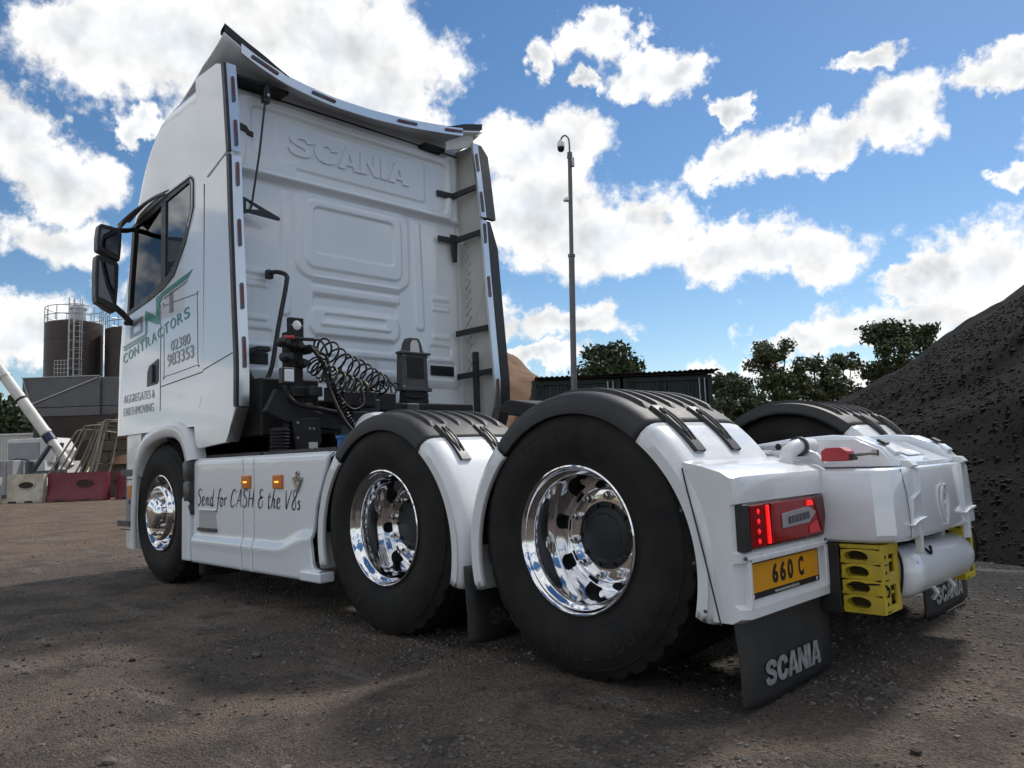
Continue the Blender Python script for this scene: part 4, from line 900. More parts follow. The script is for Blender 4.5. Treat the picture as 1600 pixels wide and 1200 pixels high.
# hand-lettered slogan, drawn as brush strokes
GLY = {
 'S': (.62, [[(.62, .86), (.45, 1.0), (.22, .90), (.22, .68), (.45, .50), (.52, .25), (.32, .02), (.08, .06), (.0, .20)]]),
 'e': (.44, [[(.04, .24), (.28, .34), (.33, .48), (.20, .54), (.07, .38), (.08, .12), (.22, .0), (.42, .16)]]),
 'n': (.52, [[(.06, .50), (.10, .30), (.08, .02)], [(.09, .26), (.22, .48), (.34, .48), (.33, .24), (.34, .04), (.50, .14)]]),
 'd': (.50, [[(.34, .44), (.20, .52), (.06, .34), (.08, .06), (.22, .02), (.36, .30)], [(.46, 1.0), (.38, .50), (.36, .10), (.42, .0), (.52, .12)]]),
 'f': (.34, [[(.52, .92), (.42, 1.02), (.28, .80), (.18, .30), (.08, -.26), (-.04, -.36)], [(.04, .46), (.42, .52)]]),
 'o': (.46, [[(.26, .52), (.10, .42), (.06, .14), (.20, .0), (.36, .14), (.36, .40), (.26, .52), (.30, .40), (.50, .44)]]),
 'r': (.40, [[(.06, .52), (.10, .30), (.08, .02)], [(.09, .28), (.22, .50), (.38, .48)]]),
 'C': (.66, [[(.66, .80), (.52, .98), (.26, .86), (.08, .46), (.10, .10), (.30, .0), (.56, .16)]]),
 'A': (.64, [[(.0, .02), (.26, .50), (.50, 1.0), (.52, .50), (.54, .02)], [(.16, .36), (.54, .38)]]),
 'H': (.70, [[(.16, .96), (.10, .50), (.04, .02)], [(.62, .98), (.54, .50), (.50, .02)], [(.08, .48), (.56, .52)]]),
 '&': (.62, [[(.54, .92), (.34, 1.0), (.20, .86), (.28, .62), (.48, .58), (.20, .50), (.06, .24), (.20, .0), (.46, .12), (.52, .40)]]),
 't': (.34, [[(.24, .84), (.14, .40), (.14, .06), (.24, .0), (.36, .14)], [(.02, .58), (.36, .62)]]),
 'h': (.50, [[(.30, 1.0), (.16, .50), (.06, .02)], [(.10, .26), (.24, .50), (.36, .46), (.32, .20), (.36, .02), (.50, .14)]]),
 'V': (.62, [[(.10, .96), (.12, .50), (.18, .02), (.40, .50), (.66, .98)]]),
 '8': (.50, [[(.30, .50), (.14, .72), (.24, .96), (.42, .94), (.42, .70), (.24, .50), (.06, .22), (.16, .0), (.36, .04), (.40, .28), (.30, .50)]]),
 's': (.34, [[(.34, .46), (.20, .54), (.10, .42), (.26, .28), (.26, .08), (.12, .0), (.0, .10)]]), ' ': (.28, [])}
wt = 'Send for CASH & the V8s'; tot = sum(GLY[c][0] + .06 for c in wt); x = 0; hgt = .118; kx = 1.47 / tot; k_ = 0
for c in wt:
    m = MB(); adv, strokes = GLY[c]; g = .8 if c == 's' else 1.0
    for st_ in strokes:
        pts = catmull([(px_ * g, pz_ * g) for px_, pz_ in st_], 7); n = len(pts); k_ += 1
        L_, R_ = [], []
        for i in range(n):
            a = pts[max(i - 1, 0)]; b_ = pts[min(i + 1, n - 1)]; dx, dz = b_[0] - a[0], b_[1] - a[1]; l = math.hypot(dx, dz) or 1
            w_ = .043 * (.60 + .40 * math.sin(math.pi * i / (n - 1))) * (1.15 if dz < 0 else .8); sh = .10 * pts[i][1]
            X, Z = pts[i][0] + sh, pts[i][1]; y = -.0022 - .00012 * (k_ % 5)
            L_.append((-3.585 + (x + X - dz / l * w_) * kx, y, .626 + (Z + dx / l * w_) * hgt)); R_.append((-3.585 + (x + X + dz / l * w_) * kx, y, .626 + (Z - dx / l * w_) * hgt))
        m.grid([[a, b_] for a, b_ in zip(L_, R_)])
    if m.v: m.build('slogan_letter', INK, sk1, 0)
    x += adv + .06

# --- door mirrors on their arms
mm_ = MB(); mm_.tube([(-4.90, -.01, 2.98), (-4.80, -.10, 2.93), (-4.73, -.20, 2.90)], .022, 8); mm_.build('mirror_arm', SATIN, truck, 60)
mm_ = MB(); mm_.tube([(-4.93, -.005, 2.16), (-4.82, -.12, 2.22), (-4.73, -.27, 2.30)], .026, 8); arm = mm_.build('mirror_arm', SATIN, truck, 60)
m = MB(); m.prism(catmull([(-.355, 2.72), (-.345, 2.905), (-.30, 2.925), (-.185, 2.905), (-.165, 2.86), (-.175, 2.66), (-.20, 2.635), (-.33, 2.69)], 2, True), 'x', -4.80, -4.70); mu = m.build('mirror_head', SATIN, arm, bevel=.012, seg=3)
m = MB(); m.prism([(-.335, 2.735), (-.325, 2.885), (-.205, 2.88), (-.195, 2.68)], 'x', -4.7005, -4.698); m.build('mirror_glass', MIRRORG, arm)
m = MB(); m.prism(catmull([(-.360, 2.30), (-.362, 2.62), (-.335, 2.66), (-.215, 2.62), (-.185, 2.58), (-.20, 2.24), (-.23, 2.20), (-.33, 2.26)], 2, True), 'x', -4.81, -4.70); m.build('mirror_head', SATIN, arm, bevel=.012, seg=3)
m = MB(); m.prism([(-.340, 2.315), (-.340, 2.615), (-.225, 2.585), (-.218, 2.265)], 'x', -4.7005, -4.698); m.build('mirror_glass', MIRRORG, arm)
m = MB(); m.box(-4.78, -4.73, -.24, -.19, 2.57, 2.70); m.build('mirror_joint', SATIN, arm, bevel=.006)
m = MB(); m.lathe([(0, 0), (.03, 0), (.04, .02), (.03, .04), (0, .04)], c=(-4.93, -.03, 2.14), ax='z', n=12); m.build('arm_foot', SATIN, arm)

# --- behind the cab: grab rail, coupling tower, hoses, lamp, suspension castings
m = MB(); m.tube(catmull([(-3.30, .43, 2.34), (-3.22, .44, 2.34), (-3.12, .465, 2.30), (-3.10, .455, 2.22), (-3.10, .39, 1.90), (-3.10, .335, 1.60), (-3.10, .28, 1.50), (-3.10, .22, 1.485), (-3.10, .17, 1.53), (-3.10, .09, 1.72)], 6), .017, 10); gr = m.build('grab_rail', SATIN, truck, 60)
m = MB(); m.box(-3.33, -3.28, .40, .455, 2.30, 2.37); m.box(-3.33, -3.12, .24, .34, 1.715, 1.755); m.build('rail_mount', SATIN, gr, bevel=.01)
m = MB(); m.box(-2.78, -2.70, .24, .36, 1.00, 1.80); m.box(-2.74, -2.695, .255, .365, 1.74, 1.90); m.prism([(.06, 1.25), (.20, 1.18), (.62, 1.12), (.62, 1.20), (.30, 1.30), (.14, 1.40)], 'x', -2.72, -2.66); m.box(-2.70, -2.66, .20, .40, 1.35, 1.42); ct = m.build('coupling_tower', MATTE, truck, bevel=.008)
m = MB(); m.lathe([(0, .002), (.030, .002), (.033, 0)], c=(-2.694, .31, 1.845), ax='x', n=20); m.build('socket_face', LAMPW, ct)
for y in (.270, .350): m = MB(); m.lathe([(0, .002), (.004, .002), (.004, 0)], c=(-2.694, y, 1.845), ax='x', n=8); m.build('socket_screw', LAMPW, ct)
for j, (y, z) in enumerate(((.20, 1.72), (.30, 1.70), (.38, 1.68), (.22, 1.62), (.34, 1.58))):
    m = MB(); m.lathe([(0, .10), (.022, .10), (.028, .07), (.034, .06), (.034, 0)], c=(-2.72, y, z), ax='x', n=12); m.build('coupling', SATIN, ct)
m = MB(); m.tube([(-2.66, .19, 1.745), (-2.62, .245, 1.745)], .014, 8); m.build('red_coupling', REDBOX, ct)
m = MB(); m.tube([(-2.66, .25, 1.745), (-2.62, .40, 1.742)], .012, 8); m.tube([(-2.66, .20, 1.70), (-2.62, .41, 1.685)], .013, 8); m.build('coupling_handle', MATTE, ct)
m = MB(); m.tube([(-2.63, .36, 1.68), (-2.615, .42, 1.675)], .011, 8); m.build('yellow_coupling', mat('dull_yellow', (.20, .17, .05), .5), ct)
m = MB(); m.box(-2.56, -2.50, .095, .185, 1.415, 1.525); wl = m.build('work_lamp', SATIN, truck, bevel=.010); m = MB(); m.box(-2.502, -2.492, .105, .172, 1.430, 1.510); m.build('lamp_lens', LAMPW, wl, bevel=.008)
m = MB(); m.tube([(-2.53, .15, 1.42), (-2.60, .22, 1.36)], .012, 6); m.build('lamp_bracket', SATIN, wl)
m = MB(); m.prism([(.22, 1.20), (.42, 1.20), (.44, 1.05), (.36, .92), (.26, .92)], 'x', -2.62, -2.60); pl = m.build('valve_plate', MATTE, truck, bevel=.004)
for y, z in ((.25, 1.17), (.25, 1.07), (.34, 1.13), (.37, 1.13)): m = MB(); m.lathe([(0, .012), (.008, .012), (.010, 0)], c=(-2.60, y, z), ax='x', n=6); m.build('plate_bolt', ALLOY, pl)
m = MB(); m.box(-2.598, -2.594, .335, .40, .99, 1.04); m.build('plate_label', WINK, pl)
m = MB()
for k in range(7): m.lathe([(.05, -.02), (.07, 0), (.05, .02)], c=(-2.70, .18, .99 + k * .022), ax='z', n=16)
m.build('filter_canister', MATTE, truck)
def coil(name, base, turns, rad, wire, mt):
    pts = catmull(base, 40); n = len(pts); out = []; per = turns * 2 * math.pi
    for i in range(n):
        p = Vector(pts[i]); t = (Vector(pts[min(i + 1, n - 1)]) - Vector(pts[max(i - 1, 0)])).normalized(); a = t.cross(Vector((0, 0, 1))); a = a.normalized() if a.length > 1e-4 else Vector((1, 0, 0)); b_ = t.cross(a); ph = per * i / (n - 1)
        r_ = rad * min(1, i / (n * .05), (n - 1 - i) / (n * .05)); out.append(p + a * math.cos(ph) * r_ + b_ * math.sin(ph) * r_)
    m = MB(); m.tube(out, wire, 6); return m.build(name, mt, truck, 60)
coil('coiled_hose', [(-2.62, .42, 1.67), (-2.62, .50, 1.68), (-2.66, .66, 1.60), (-2.70, .82, 1.56), (-2.75, .98, 1.50), (-2.80, 1.12, 1.47)], 12, .072, .0075, HOSE)
coil('coiled_hose', [(-2.72, .42, 1.60), (-2.74, .52, 1.55), (-2.78, .70, 1.50), (-2.85, .90, 1.45), (-2.9, 1.05, 1.42), (-2.95, 1.35, 1.50)], 16, .060, .007, HOSE)
coil('coiled_hose', [(-2.60, .45, 1.52), (-2.60, .58, 1.46), (-2.62, .72, 1.42), (-2.66, .84, 1.40)], 6, .07, .007, HOSEG)
coil('coiled_hose', [(-2.55, .40, 1.62), (-2.50, .48, 1.40), (-2.46, .55, 1.20), (-2.42, .64, 1.08), (-2.42, .72, 1.12)], 34, .024, .006, HOSE)
for pts, r_ in (([(-2.62, .36, 1.70), (-2.56, .42, 1.58), (-2.48, .44, 1.36), (-2.40, .50, 1.16), (-2.36, .60, 1.06), (-2.36, .70, 1.12)], .013), ([(-2.62, .40, 1.66), (-2.55, .45, 1.62), (-2.52, .46, 1.50), (-2.50, .52, 1.34), (-2.5, .62, 1.26), (-2.52, .72, 1.30), (-2.56, .74, 1.40)], .010), ([(-2.7, .20, 1.40), (-2.62, .26, 1.30), (-2.55, .40, 1.26), (-2.5, .58, 1.22)], .016)):
    m = MB(); m.tube(catmull(pts, 8), r_, 8); m.build('air_hose', HOSE, truck, 60)
def casting(y0, y1, name):
    yc = (y0 + y1) / 2; w = (y1 - y0) / 2
    m = MB(); m.prism([(y0, 1.47), (y0 + .01, 1.78), (y0 + .05, 1.80), (yc - .075, 1.86), (yc - .05, 1.905), (yc + .05, 1.905), (yc + .075, 1.86), (y1 - .05, 1.80), (y1 - .01, 1.78), (y1, 1.47)], 'x', -3.08, -3.00); c_ = m.build(name, GREYM, truck, bevel=.012)
    m = MB(); m.prism([(yc - .05, 1.78), (yc - .04, 1.86), (yc - .02, 1.885), (yc + .02, 1.885), (yc + .04, 1.86), (yc + .05, 1.78)], 'x', -2.9995, -2.998); m.build('casting_window', CREAM, c_)
    m = MB(); m.prism([(yc - .08, 1.57), (yc - .085, 1.74), (yc + .085, 1.74), (yc + .09, 1.57)], 'x', -2.9995, -2.992); m.build('casting_recess', MATTE, c_, bevel=.004)
    m = MB(); m.box(-3.06, -2.97, y0 - .012, y1 + .012, 1.46, 1.49); m.box(-3.06, -2.98, y0 - .015, y1 + .015, 1.765, 1.785); m.build('casting_flange', GREYM, c_, bevel=.006)
    for y in (y0 + .015, y1 - .015):
        for z in (1.50, 1.75): m = MB(); m.lathe([(0, .014), (.008, .014), (.009, 0)], c=(-3.0, y, z), ax='x', n=6); m.build('casting_bolt', ALLOY, c_)
    m = MB(); m.prism([(y0, 1.25), (y0 + .02, 1.46), (y1 - .02, 1.46), (y1, 1.25)], 'x', -3.06, -2.99)
    for k in range(4): m.tube(catmull([(-2.985, y0 + .02, 1.30 + k * .04), (-2.98, yc, 1.27 + k * .045), (-2.985, y1 - .02, 1.31 + k * .04)], 5), .010, 6)
    m.build('casting_foot', MATTE, c_, bevel=.006)
casting(1.42, 1.70, 'cab_suspension')
m = MB(); m.box(-3.10, -2.95, .35, 2.15, 1.28, 1.36); m.box(-3.0, -2.75, .70, 1.0, 1.30, 1.42); m.box(-2.95, -2.80, 1.02, 1.22, 1.28, 1.42); m.box(-3.2, -2.9, .15, .6, 1.10, 1.5); m.build('cross_beam', MATTE, truck, bevel=.015)
for k in range(16):
    m = MB(); x, y, z = -3.0 + random.random() * .35, .3 + random.random() * 1.0, 1.05 + random.random() * .35; a = random.random() * .1 + .04
    m.box(x, x + a, y, y + a * 1.4, z, z + a); m.build('valve_block', (MATTE, GREYM, SATIN)[k % 3], truck, bevel=.008)

# ------------------------------------------------------------------ ground, heaps, loose stone
def vnoise(x, y, seed=0):
    xi, yi = np.floor(x).astype(int), np.floor(y).astype(int); fx, fy = x - xi, y - yi; fx = fx * fx * (3 - 2 * fx); fy = fy * fy * (3 - 2 * fy)
    def h(a, b):
        n = (a * 374761393 + b * 668265263 + seed * 974634777) & 0xffffffff; n = ((n ^ (n >> 13)) * 1274126177) & 0xffffffff; return ((n ^ (n >> 16)) & 0xffff) / 65535.0
    return (h(xi, yi) * (1 - fx) + h(xi + 1, yi) * fx) * (1 - fy) + (h(xi, yi + 1) * (1 - fx) + h(xi + 1, yi + 1) * fx) * fy
def fbm(x, y, oct=4, seed=0):
    s = 0; a = .5
    for k in range(oct): s = s + a * (vnoise(x, y, seed + k) - .5); x = x * 2.03 + 7.1; y = y * 2.03 + 3.7; a *= .5
    return s
def np_mesh(name, V, F, mt, smooth=True):
    me = bpy.data.meshes.new(name); me.from_pydata(V.tolist(), [], F.tolist())
    if smooth: me.polygons.foreach_set('use_smooth', [True] * len(me.polygons))
    return link(name, me, mt)
def gridF(nu, nv):
    i = np.arange(nu * nv).reshape(nu, nv); return np.stack([i[:-1, :-1], i[:-1, 1:], i[1:, 1:], i[1:, :-1]], -1).reshape(-1, 4)
def ground_z(x, y):
    z = .055 * fbm(x * .35 + 9, y * .35, 3, 1) + .030 * fbm(x * 2.2, y * 1.4, 3, 5) + .016 * fbm(x * 9, y * 9, 3, 9)
    near = np.clip((np.hypot(np.maximum(np.abs(x + 2.1) - 2.9, 0), np.maximum(np.abs(y - 1.25) - 1.6, 0))) / 1.5, 0, 1)   # settled under the wheels
    return z * (.35 + .65 * near) - .004
def ground_material():
    m = bpy.data.materials.new('packed_dirt'); m.use_nodes = True; nt = m.node_tree; b = nt.nodes['Principled BSDF']; L = nt.links.new; N = nt.nodes.new
    g = N('ShaderNodeNewGeometry').outputs['Position']
    def noise(s, d=6, r=.6, vec=None, dist=0):
        n = N('ShaderNodeTexNoise'); n.inputs['Scale'].default_value = s; n.inputs['Detail'].default_value = d; n.inputs['Roughness'].default_value = r; n.inputs['Distortion'].default_value = dist; L(vec or g, n.inputs['Vector']); return n.outputs[0]
    def mr(x, a, b_, c=0, d=1):
        n = N('ShaderNodeMapRange'); n.interpolation_type = 'SMOOTHSTEP'
        for i, q in enumerate((a, b_, c, d)): n.inputs[1 + i].default_value = q
        L(x, n.inputs[0]); return n.outputs[0]
    def mix(f, a, b_):
        n = N('ShaderNodeMix'); n.data_type = 'RGBA'; L(f, n.inputs[0])
        for i, q in ((6, a), (7, b_)):
            if isinstance(q, tuple): n.inputs[i].default_value = (*q, 1)
            else: L(q, n.inputs[i])
        return n.outputs[2]
    mp = N('ShaderNodeMapping'); mp.inputs['Rotation'].default_value = (0, 0, R(-8)); mp.inputs['Scale'].default_value = (.16, 1.0, 1.0); L(g, mp.inputs[0])
    streak = noise(5.5, 7, .65, mp.outputs[0], .4)
    c = mix(mr(noise(.9, 5), .40, .62), (.200, .163, .132), (.325, .250, .188))
    c = mix(mr(noise(2.6, 7, .65), .46, .64), c, (.130, .109, .092))
    # the yard turns to brown soil away from the truck, dark grit near the heap
    sx = N('ShaderNodeSeparateXYZ'); L(g, sx.inputs[0])
    far_ = mr(sx.outputs[0], -5.8, -9.5); c = mix(far_, c, mix(mr(noise(1.3, 6), .4, .62), (.34, .24, .17), (.24, .17, .122)))
    dv = N('ShaderNodeVectorMath'); dv.operation = 'DISTANCE'; L(g, dv.inputs[0]); dv.inputs[1].default_value = (2.4, 6.4, 0)
    c = mix(mr(dv.outputs['Value'], 5.4, 3.4), c, (.040, .039, .039))
    c = mix(mr(streak, .55, .66, 0, .8), c, (.34, .30, .26))
    gr = N('ShaderNodeTexVoronoi'); gr.inputs['Scale'].default_value = 95; L(g, gr.inputs['Vector'])
    c = mix(mr(gr.outputs['Color'], .25, .95, 0, .5), c, (.045, .042, .040))
    fine = noise(240, 3); c = mix(mr(fine, .62, .74, 0, .6), c, (.33, .30, .26))
    c = mix(mr(noise(55, 4, .7), .56, .63, 0, .7), c, (.040, .036, .033)); c = mix(mr(noise(18, 6, .7), .60, .70, 0, .5), c, (.30, .26, .22))
    L(c, b.inputs['Base Color']); b.inputs['Roughness'].default_value = .92; b.inputs['Specular IOR Level'].default_value = .25
    ad = N('ShaderNodeMath'); ad.operation = 'ADD'; mu = N('ShaderNodeMath'); mu.operation = 'MULTIPLY'; mu.inputs[1].default_value = .5
    L(gr.outputs['Distance'], mu.inputs[0]); L(mu.outputs[0], ad.inputs[0]); L(noise(38, 8, .7), ad.inputs[1])
    bp = N('ShaderNodeBump'); bp.inputs['Strength'].default_value = 1.0; bp.inputs['Distance'].default_value = .06; L(ad.outputs[0], bp.inputs['Height']); L(bp.outputs[0], b.inputs['Normal'])
    return m
DIRT = ground_material()
def axis(lo, hi, step, far):
    a = list(np.arange(lo, hi, step)); s = step; x = a[-1]
    while x < far: s *= 1.35; x += s; a.append(x)
    s = step; x = lo; pre = []
    while x > -far: s *= 1.35; x -= s; pre.append(x)
    return np.array(pre[::-1] + a)
gx = axis(-7.5, 2.6, .055, 900); gy = axis(-3.0, 3.6, .055, 900); GX, GY = np.meshgrid(gx, gy, indexing='ij')
V = np.stack([GX, GY, ground_z(GX, GY)], -1).reshape(-1, 3); struct(np_mesh('ground', V, gridF(len(gx), len(gy))[:, ::-1], DIRT))

CX, CY = 2.0824, -2.4011
def yd(l, d): return CX - .7071 * d + .7071 * l, CY + .7071 * d + .7071 * l       # yard axes run at 45 degrees to the truck
class YB(MB):
    def place(s): s.v = [(*yd(x, y), z) for x, y, z in s.v]; return s
    def build(s, *a, **k): s.place(); return MB.build(s, *a, **k)
# black planings heap
COAL = mat('black_planings', (.0058, .0057, .0058), .95, vary=.6, vscale=4, col2=(.011, .0102, .0096), bump=.25, bscale=45, spec=.06)
def heap_h(l, d):
    ax_, ay_, bx_, by_ = 11.2, 9.8, 13.2, 18.0; tx, ty = bx_ - ax_, by_ - ay_; t = np.clip(((l - ax_) * tx + (d - ay_) * ty) / (tx * tx + ty * ty), 0, 1)
    q = np.hypot(l - ax_ - t * tx, d - ay_ - t * ty); h = 5.0 - .575 * q
    h2 = 2.0 - .50 * np.hypot((l - 7.4) * .9, d - 8.4); h = np.maximum(h, h2)
    h = np.where(h > 4.6, 4.6 + (h - 4.6) * .4, h)
    k = np.clip(h / .8, 0, 1); return np.where(h < 0, h, h) + k * (.55 * fbm(l * .55, d * .55, 3, 21) + .10 * fbm(l * 2.3, d * 2.3, 3, 31)) + np.clip(h * 3, 0, 1) * .015 * fbm(l * 8, d * 8, 2, 41)
ls = np.arange(1.4, 20.6, .09); ds = np.arange(3.2, 25, .10); LL, DD = np.meshgrid(ls, ds, indexing='ij'); HH = np.maximum(heap_h(LL, DD), -.12)
wx, wy = yd(LL, DD); V = np.stack([wx, wy, HH], -1).reshape(-1, 3); heap = np_mesh('aggregate_heap', V, gridF(len(ls), len(ds)), COAL); fix(heap.data, 60)
tag(heap, 'tall heap of black crushed planings rising at the right edge', 'heap')
# brown soil mound
SOIL = mat('sandy_soil', (.19, .10, .05), .9, vary=.45, vscale=2.5, col2=(.12, .068, .038), bump=1.0, bscale=9)
ls = np.arange(-10, 6, .16); ds = np.arange(22, 38, .2); LL, DD = np.meshgrid(ls, ds, indexing='ij'); q = np.hypot(LL + 1.7, DD - 29.5)
hm = 5.6 - .60 * q; hm = np.where(hm > 4.9, 4.9 + (hm - 4.9) * .4, hm); HH = np.maximum(hm + .9 * fbm(LL * .6, DD * .6, 5, 51) + .12 * np.floor(hm / .6) * 0 + .10 * np.sin(hm * 6 + 2 * fbm(LL, DD, 2, 5)), -.06); wx, wy = yd(LL, DD)
md = np_mesh('soil_mound', np.stack([wx, wy, HH], -1).reshape(-1, 3), gridF(len(ls), len(ds)), SOIL); fix(md.data, 60); tag(md, 'brown sandy soil mound behind the cab and the dark container', 'mound')

ico = bmesh.new(); bmesh.ops.create_icosphere(ico, subdivisions=1, radius=1.0); IV = np.array([v.co[:] for v in ico.verts]); IF = np.array([[v.index for v in f.verts] for f in ico.faces]); ico.free()
def stones(name, P, S, mt, label=None):
    n = len(P); nv = len(IV); A = rng.uniform(.55, 1.0, (n, 1, 3)) * np.array([1.15, 1.0, .62]); W = IV[None] * A * (1 + rng.uniform(-.28, .28, (n, nv, 1)))
    a = rng.uniform(0, 6.28, n); c_, s_ = np.cos(a)[:, None], np.sin(a)[:, None]; X = W[..., 0] * c_ - W[..., 1] * s_; Yv = W[..., 0] * s_ + W[..., 1] * c_
    V = np.stack([X, Yv, W[..., 2]], -1) * S[:, None, None] + P[:, None]; F = IF[None] + (np.arange(n) * nv)[:, None, None]
    o = np_mesh(name, V.reshape(-1, 3), F.reshape(-1, 3), mt, False); return o
GRAV = mat('grey_gravel', (.085, .076, .068), .85, vary=.8, vscale=7, col2=(.18, .157, .135))
GRAVD = mat('dark_gravel', (.030, .028, .027), .85, vary=.5, vscale=30, col2=(.060, .055, .050), spec=.15)
# loose gravel over the yard in clusters, thinning with distance
n = 95000; d = .9 + 11 * rng.random(n) ** 1.6; a = rng.uniform(-.74, .74, n); l = d * np.tan(a); x, y = yd(l, d)
keep = rng.random(n) < np.clip(.30 + 2.6 * fbm(x * 1.1, y * 1.1, 3, 61), .06, 1); x, y = x[keep], y[keep]; S = .0030 + .010 * rng.random(len(x)) ** 3.0
S *= np.where(rng.random(len(x)) < .03, 1.8, 1.0); o = struct(stones('gravel', np.stack([x, y, ground_z(x, y) + S * .2], -1), S, GRAV), 'stuff'); o['label'] = 'loose grey gravel scattered over the dirt yard'; o['category'] = 'gravel'
n = 22000; x = rng.uniform(-3.5, 3.2, n); y = rng.uniform(-3.0, 4.6, n); keep = rng.random(n) < np.clip(.20 + 3 * fbm(x * .9 + 5, y * .9, 3, 71) + .15 * np.exp(-(np.hypot(x - 1.2, y - 4.2) / 2) ** 2), .0, .8); x, y = x[keep], y[keep]; S = .0025 + .009 * rng.random(len(x)) ** 3.2
o = struct(stones('dark_grit', np.stack([x, y, ground_z(x, y) + S * .2], -1), S, GRAVD), 'stuff'); o['label'] = 'black grit strewn on the ground around the truck'; o['category'] = 'grit'
n = 60000; l = rng.uniform(2.0, 12, n); d = 4.0 + 12 * rng.random(n) ** 1.3; h = heap_h(l, d); k = (h > .0) & (np.abs(l / d) < .80); l, d, h = l[k], d[k], h[k]; x, y = yd(l, d); S = .007 + .034 * rng.random(len(x)) ** 7
o = struct(stones('heap_lumps', np.stack([x, y, h + S * .15], -1), S, mat('heap_stone', (.014, .014, .0145), .9, vary=.5, vscale=20, col2=(.030, .028, .026), spec=.1)), 'stuff'); o['label'] = 'loose black lumps covering the face of the heap'; o['category'] = 'rubble'
for k, (x, y, s_) in enumerate(((-1.45, -.62, .030), (-1.9, -1.02, .024), (-.55, -1.55, .026), (.98, -.62, .022), (1.05, -.85, .018), (1.22, .05, .02), (-.9, -.75, .018), (-2.6, -1.2, .02))):
    o = stones('loose_stone', np.array([[x, y, float(ground_z(np.array(x), np.array(y))) + s_ * .3]]), np.array([s_]), (GRAV, GRAVD)[k % 2]); tag(o, 'small loose stone lying on the bare dirt beside the truck', 'stone', 'loose stones on the dirt beside the truck')

# ------------------------------------------------------------------ yard behind: silos, hopper, boom, barriers
BROWN = mat('brown_silo_paint', (.060, .042, .036), .5, vary=.25, vscale=1.2)
HGREY = mat('grey_hopper_paint', (.125, .125, .13), .55, vary=.25, vscale=1.5)
HDARK = mat('dark_hopper_paint', (.075, .068, .064), .6, vary=.3, vscale=1.5)
GALV = mat('galvanised', (.46, .47, .48), .4, .8, vary=.25, vscale=5)
def silo(l, d, zt, label, ladder):
    x, y = yd(l, d); r = 1.33; root = thing('silo', (x, y, 0), label, 'silo', 'brown cement silos')
    m = MB(); m.lathe([(.25, 2.6), (1.31, 4.6), (r, 4.62), (r, zt - .02), (r - .03, zt), (.3, zt + .25), (0, zt + .27)], c=(x, y, 0), ax='z', n=48); m.build('shell', BROWN, root, 30)
    for z in (zt - .9, zt - 1.95): m = MB(); m.lathe([(r, -.02), (r + .012, -.015), (r + .012, .015), (r, .02)], c=(x, y, z), ax='z', n=48); m.build('weld_band', BROWN, root)
    m = MB()
    for zz in (zt + .35, zt + .78): m.tube([(x + (r - .02) * math.cos(a), y + (r - .02) * math.sin(a), zz) for a in np.linspace(0, 2 * math.pi, 33)[:-1]], .022, 6, True)
    for k in range(14): a = 2 * math.pi * k / 14; m.tube([(x + (r - .02) * math.cos(a), y + (r - .02) * math.sin(a), zt - .1), (x + (r - .02) * math.cos(a), y + (r - .02) * math.sin(a), zt + .8)], .022, 5)
    m.build('guard_rail', GALV, root)
    m = MB(); m.lathe([(.36, 0), (.36, .62), (.42, .62), (.42, .70), (.30, .80), (0, .82)], c=(x + .25, y + .1, zt + .12), ax='z', n=20); m.build('filter_housing', GALV, root, 30)
    for k in range(4): a = R(45 + 90 * k); m = MB(); m.box(x + 1.1 * math.cos(a) - .09, x + 1.1 * math.cos(a) + .09, y + 1.1 * math.sin(a) - .09, y + 1.1 * math.sin(a) + .09, -.05, 4.7); m.build('leg', HDARK, root)
    if ladder:
        m = YB(); l0, d0 = ladder
        for s in (-.21, .21): m.tube([(l0 + s, d0, 5.3), (l0 + s, d0, zt + .95)], .022, 5)
        for k in range(15): z = 5.4 + k * .27; m.tube([(l0 - .21, d0, z), (l0 + .21, d0, z)], .014, 4)
        m.build('ladder', GALV, root); m = YB()
        for z in np.arange(5.5, zt + 1.0, .45): m.tube([(l0 - .33 * math.cos(a), d0 - .55 * math.sin(a), z) for a in np.linspace(0, math.pi, 9)], .018, 4)
        for a in (.6, 1.2, 1.95, 2.55): m.tube([(l0 - .33 * math.cos(a), d0 - .55 * math.sin(a), 5.5), (l0 - .33 * math.cos(a), d0 - .55 * math.sin(a), zt + .95)], .018, 4)
        m.build('ladder_cage', GALV, root)
        m = YB(); m.box(l0 - 1.05, l0 - .42, d0 - .05, d0 - .01, 5.62, 6.45)
        m = YB()
        for k in range(5): m.tube([(l0 - 1.05, d0 - .1, 5.6 + k * .2), (l0 - .4, d0 - .1, 5.6 + k * .2)], .016, 4)
        for k in range(5): m.tube([(l0 - 1.05 + k * .16, d0 - .1, 5.4), (l0 - 1.05 + k * .16, d0 - .1, 6.42)], .016, 4)
        m.build('ladder_gate', GALV, root)
    return root
silo(-22.25, 39.4, 8.48, 'left dark brown silo with top railing and caged ladder on its right', (-21.15, 37.75))
silo(-19.45, 39.9, 8.15, 'right dark brown silo half hidden behind the truck cab', None)
x, y = yd(-20.5, 37); hop = thing('hopper', (x, y, 0), 'dark grey steel hopper bin below the two brown silos', 'hopper')
m = YB(); m.box(-22.7, -19.1, 36.0, 38.6, 3.98, 5.36); m.box(-19.1, -17.4, 36.15, 38.4, 3.98, 5.33); m.build('bin', HGREY, hop, bevel=.03)
m = YB(); m.box(-22.4, -19.06, 35.96, 38.64, 3.55, 3.96); m.box(-19.06, -17.4, 36.1, 38.4, 3.56, 3.96); m.build('rim', HGREY, hop, bevel=.03)
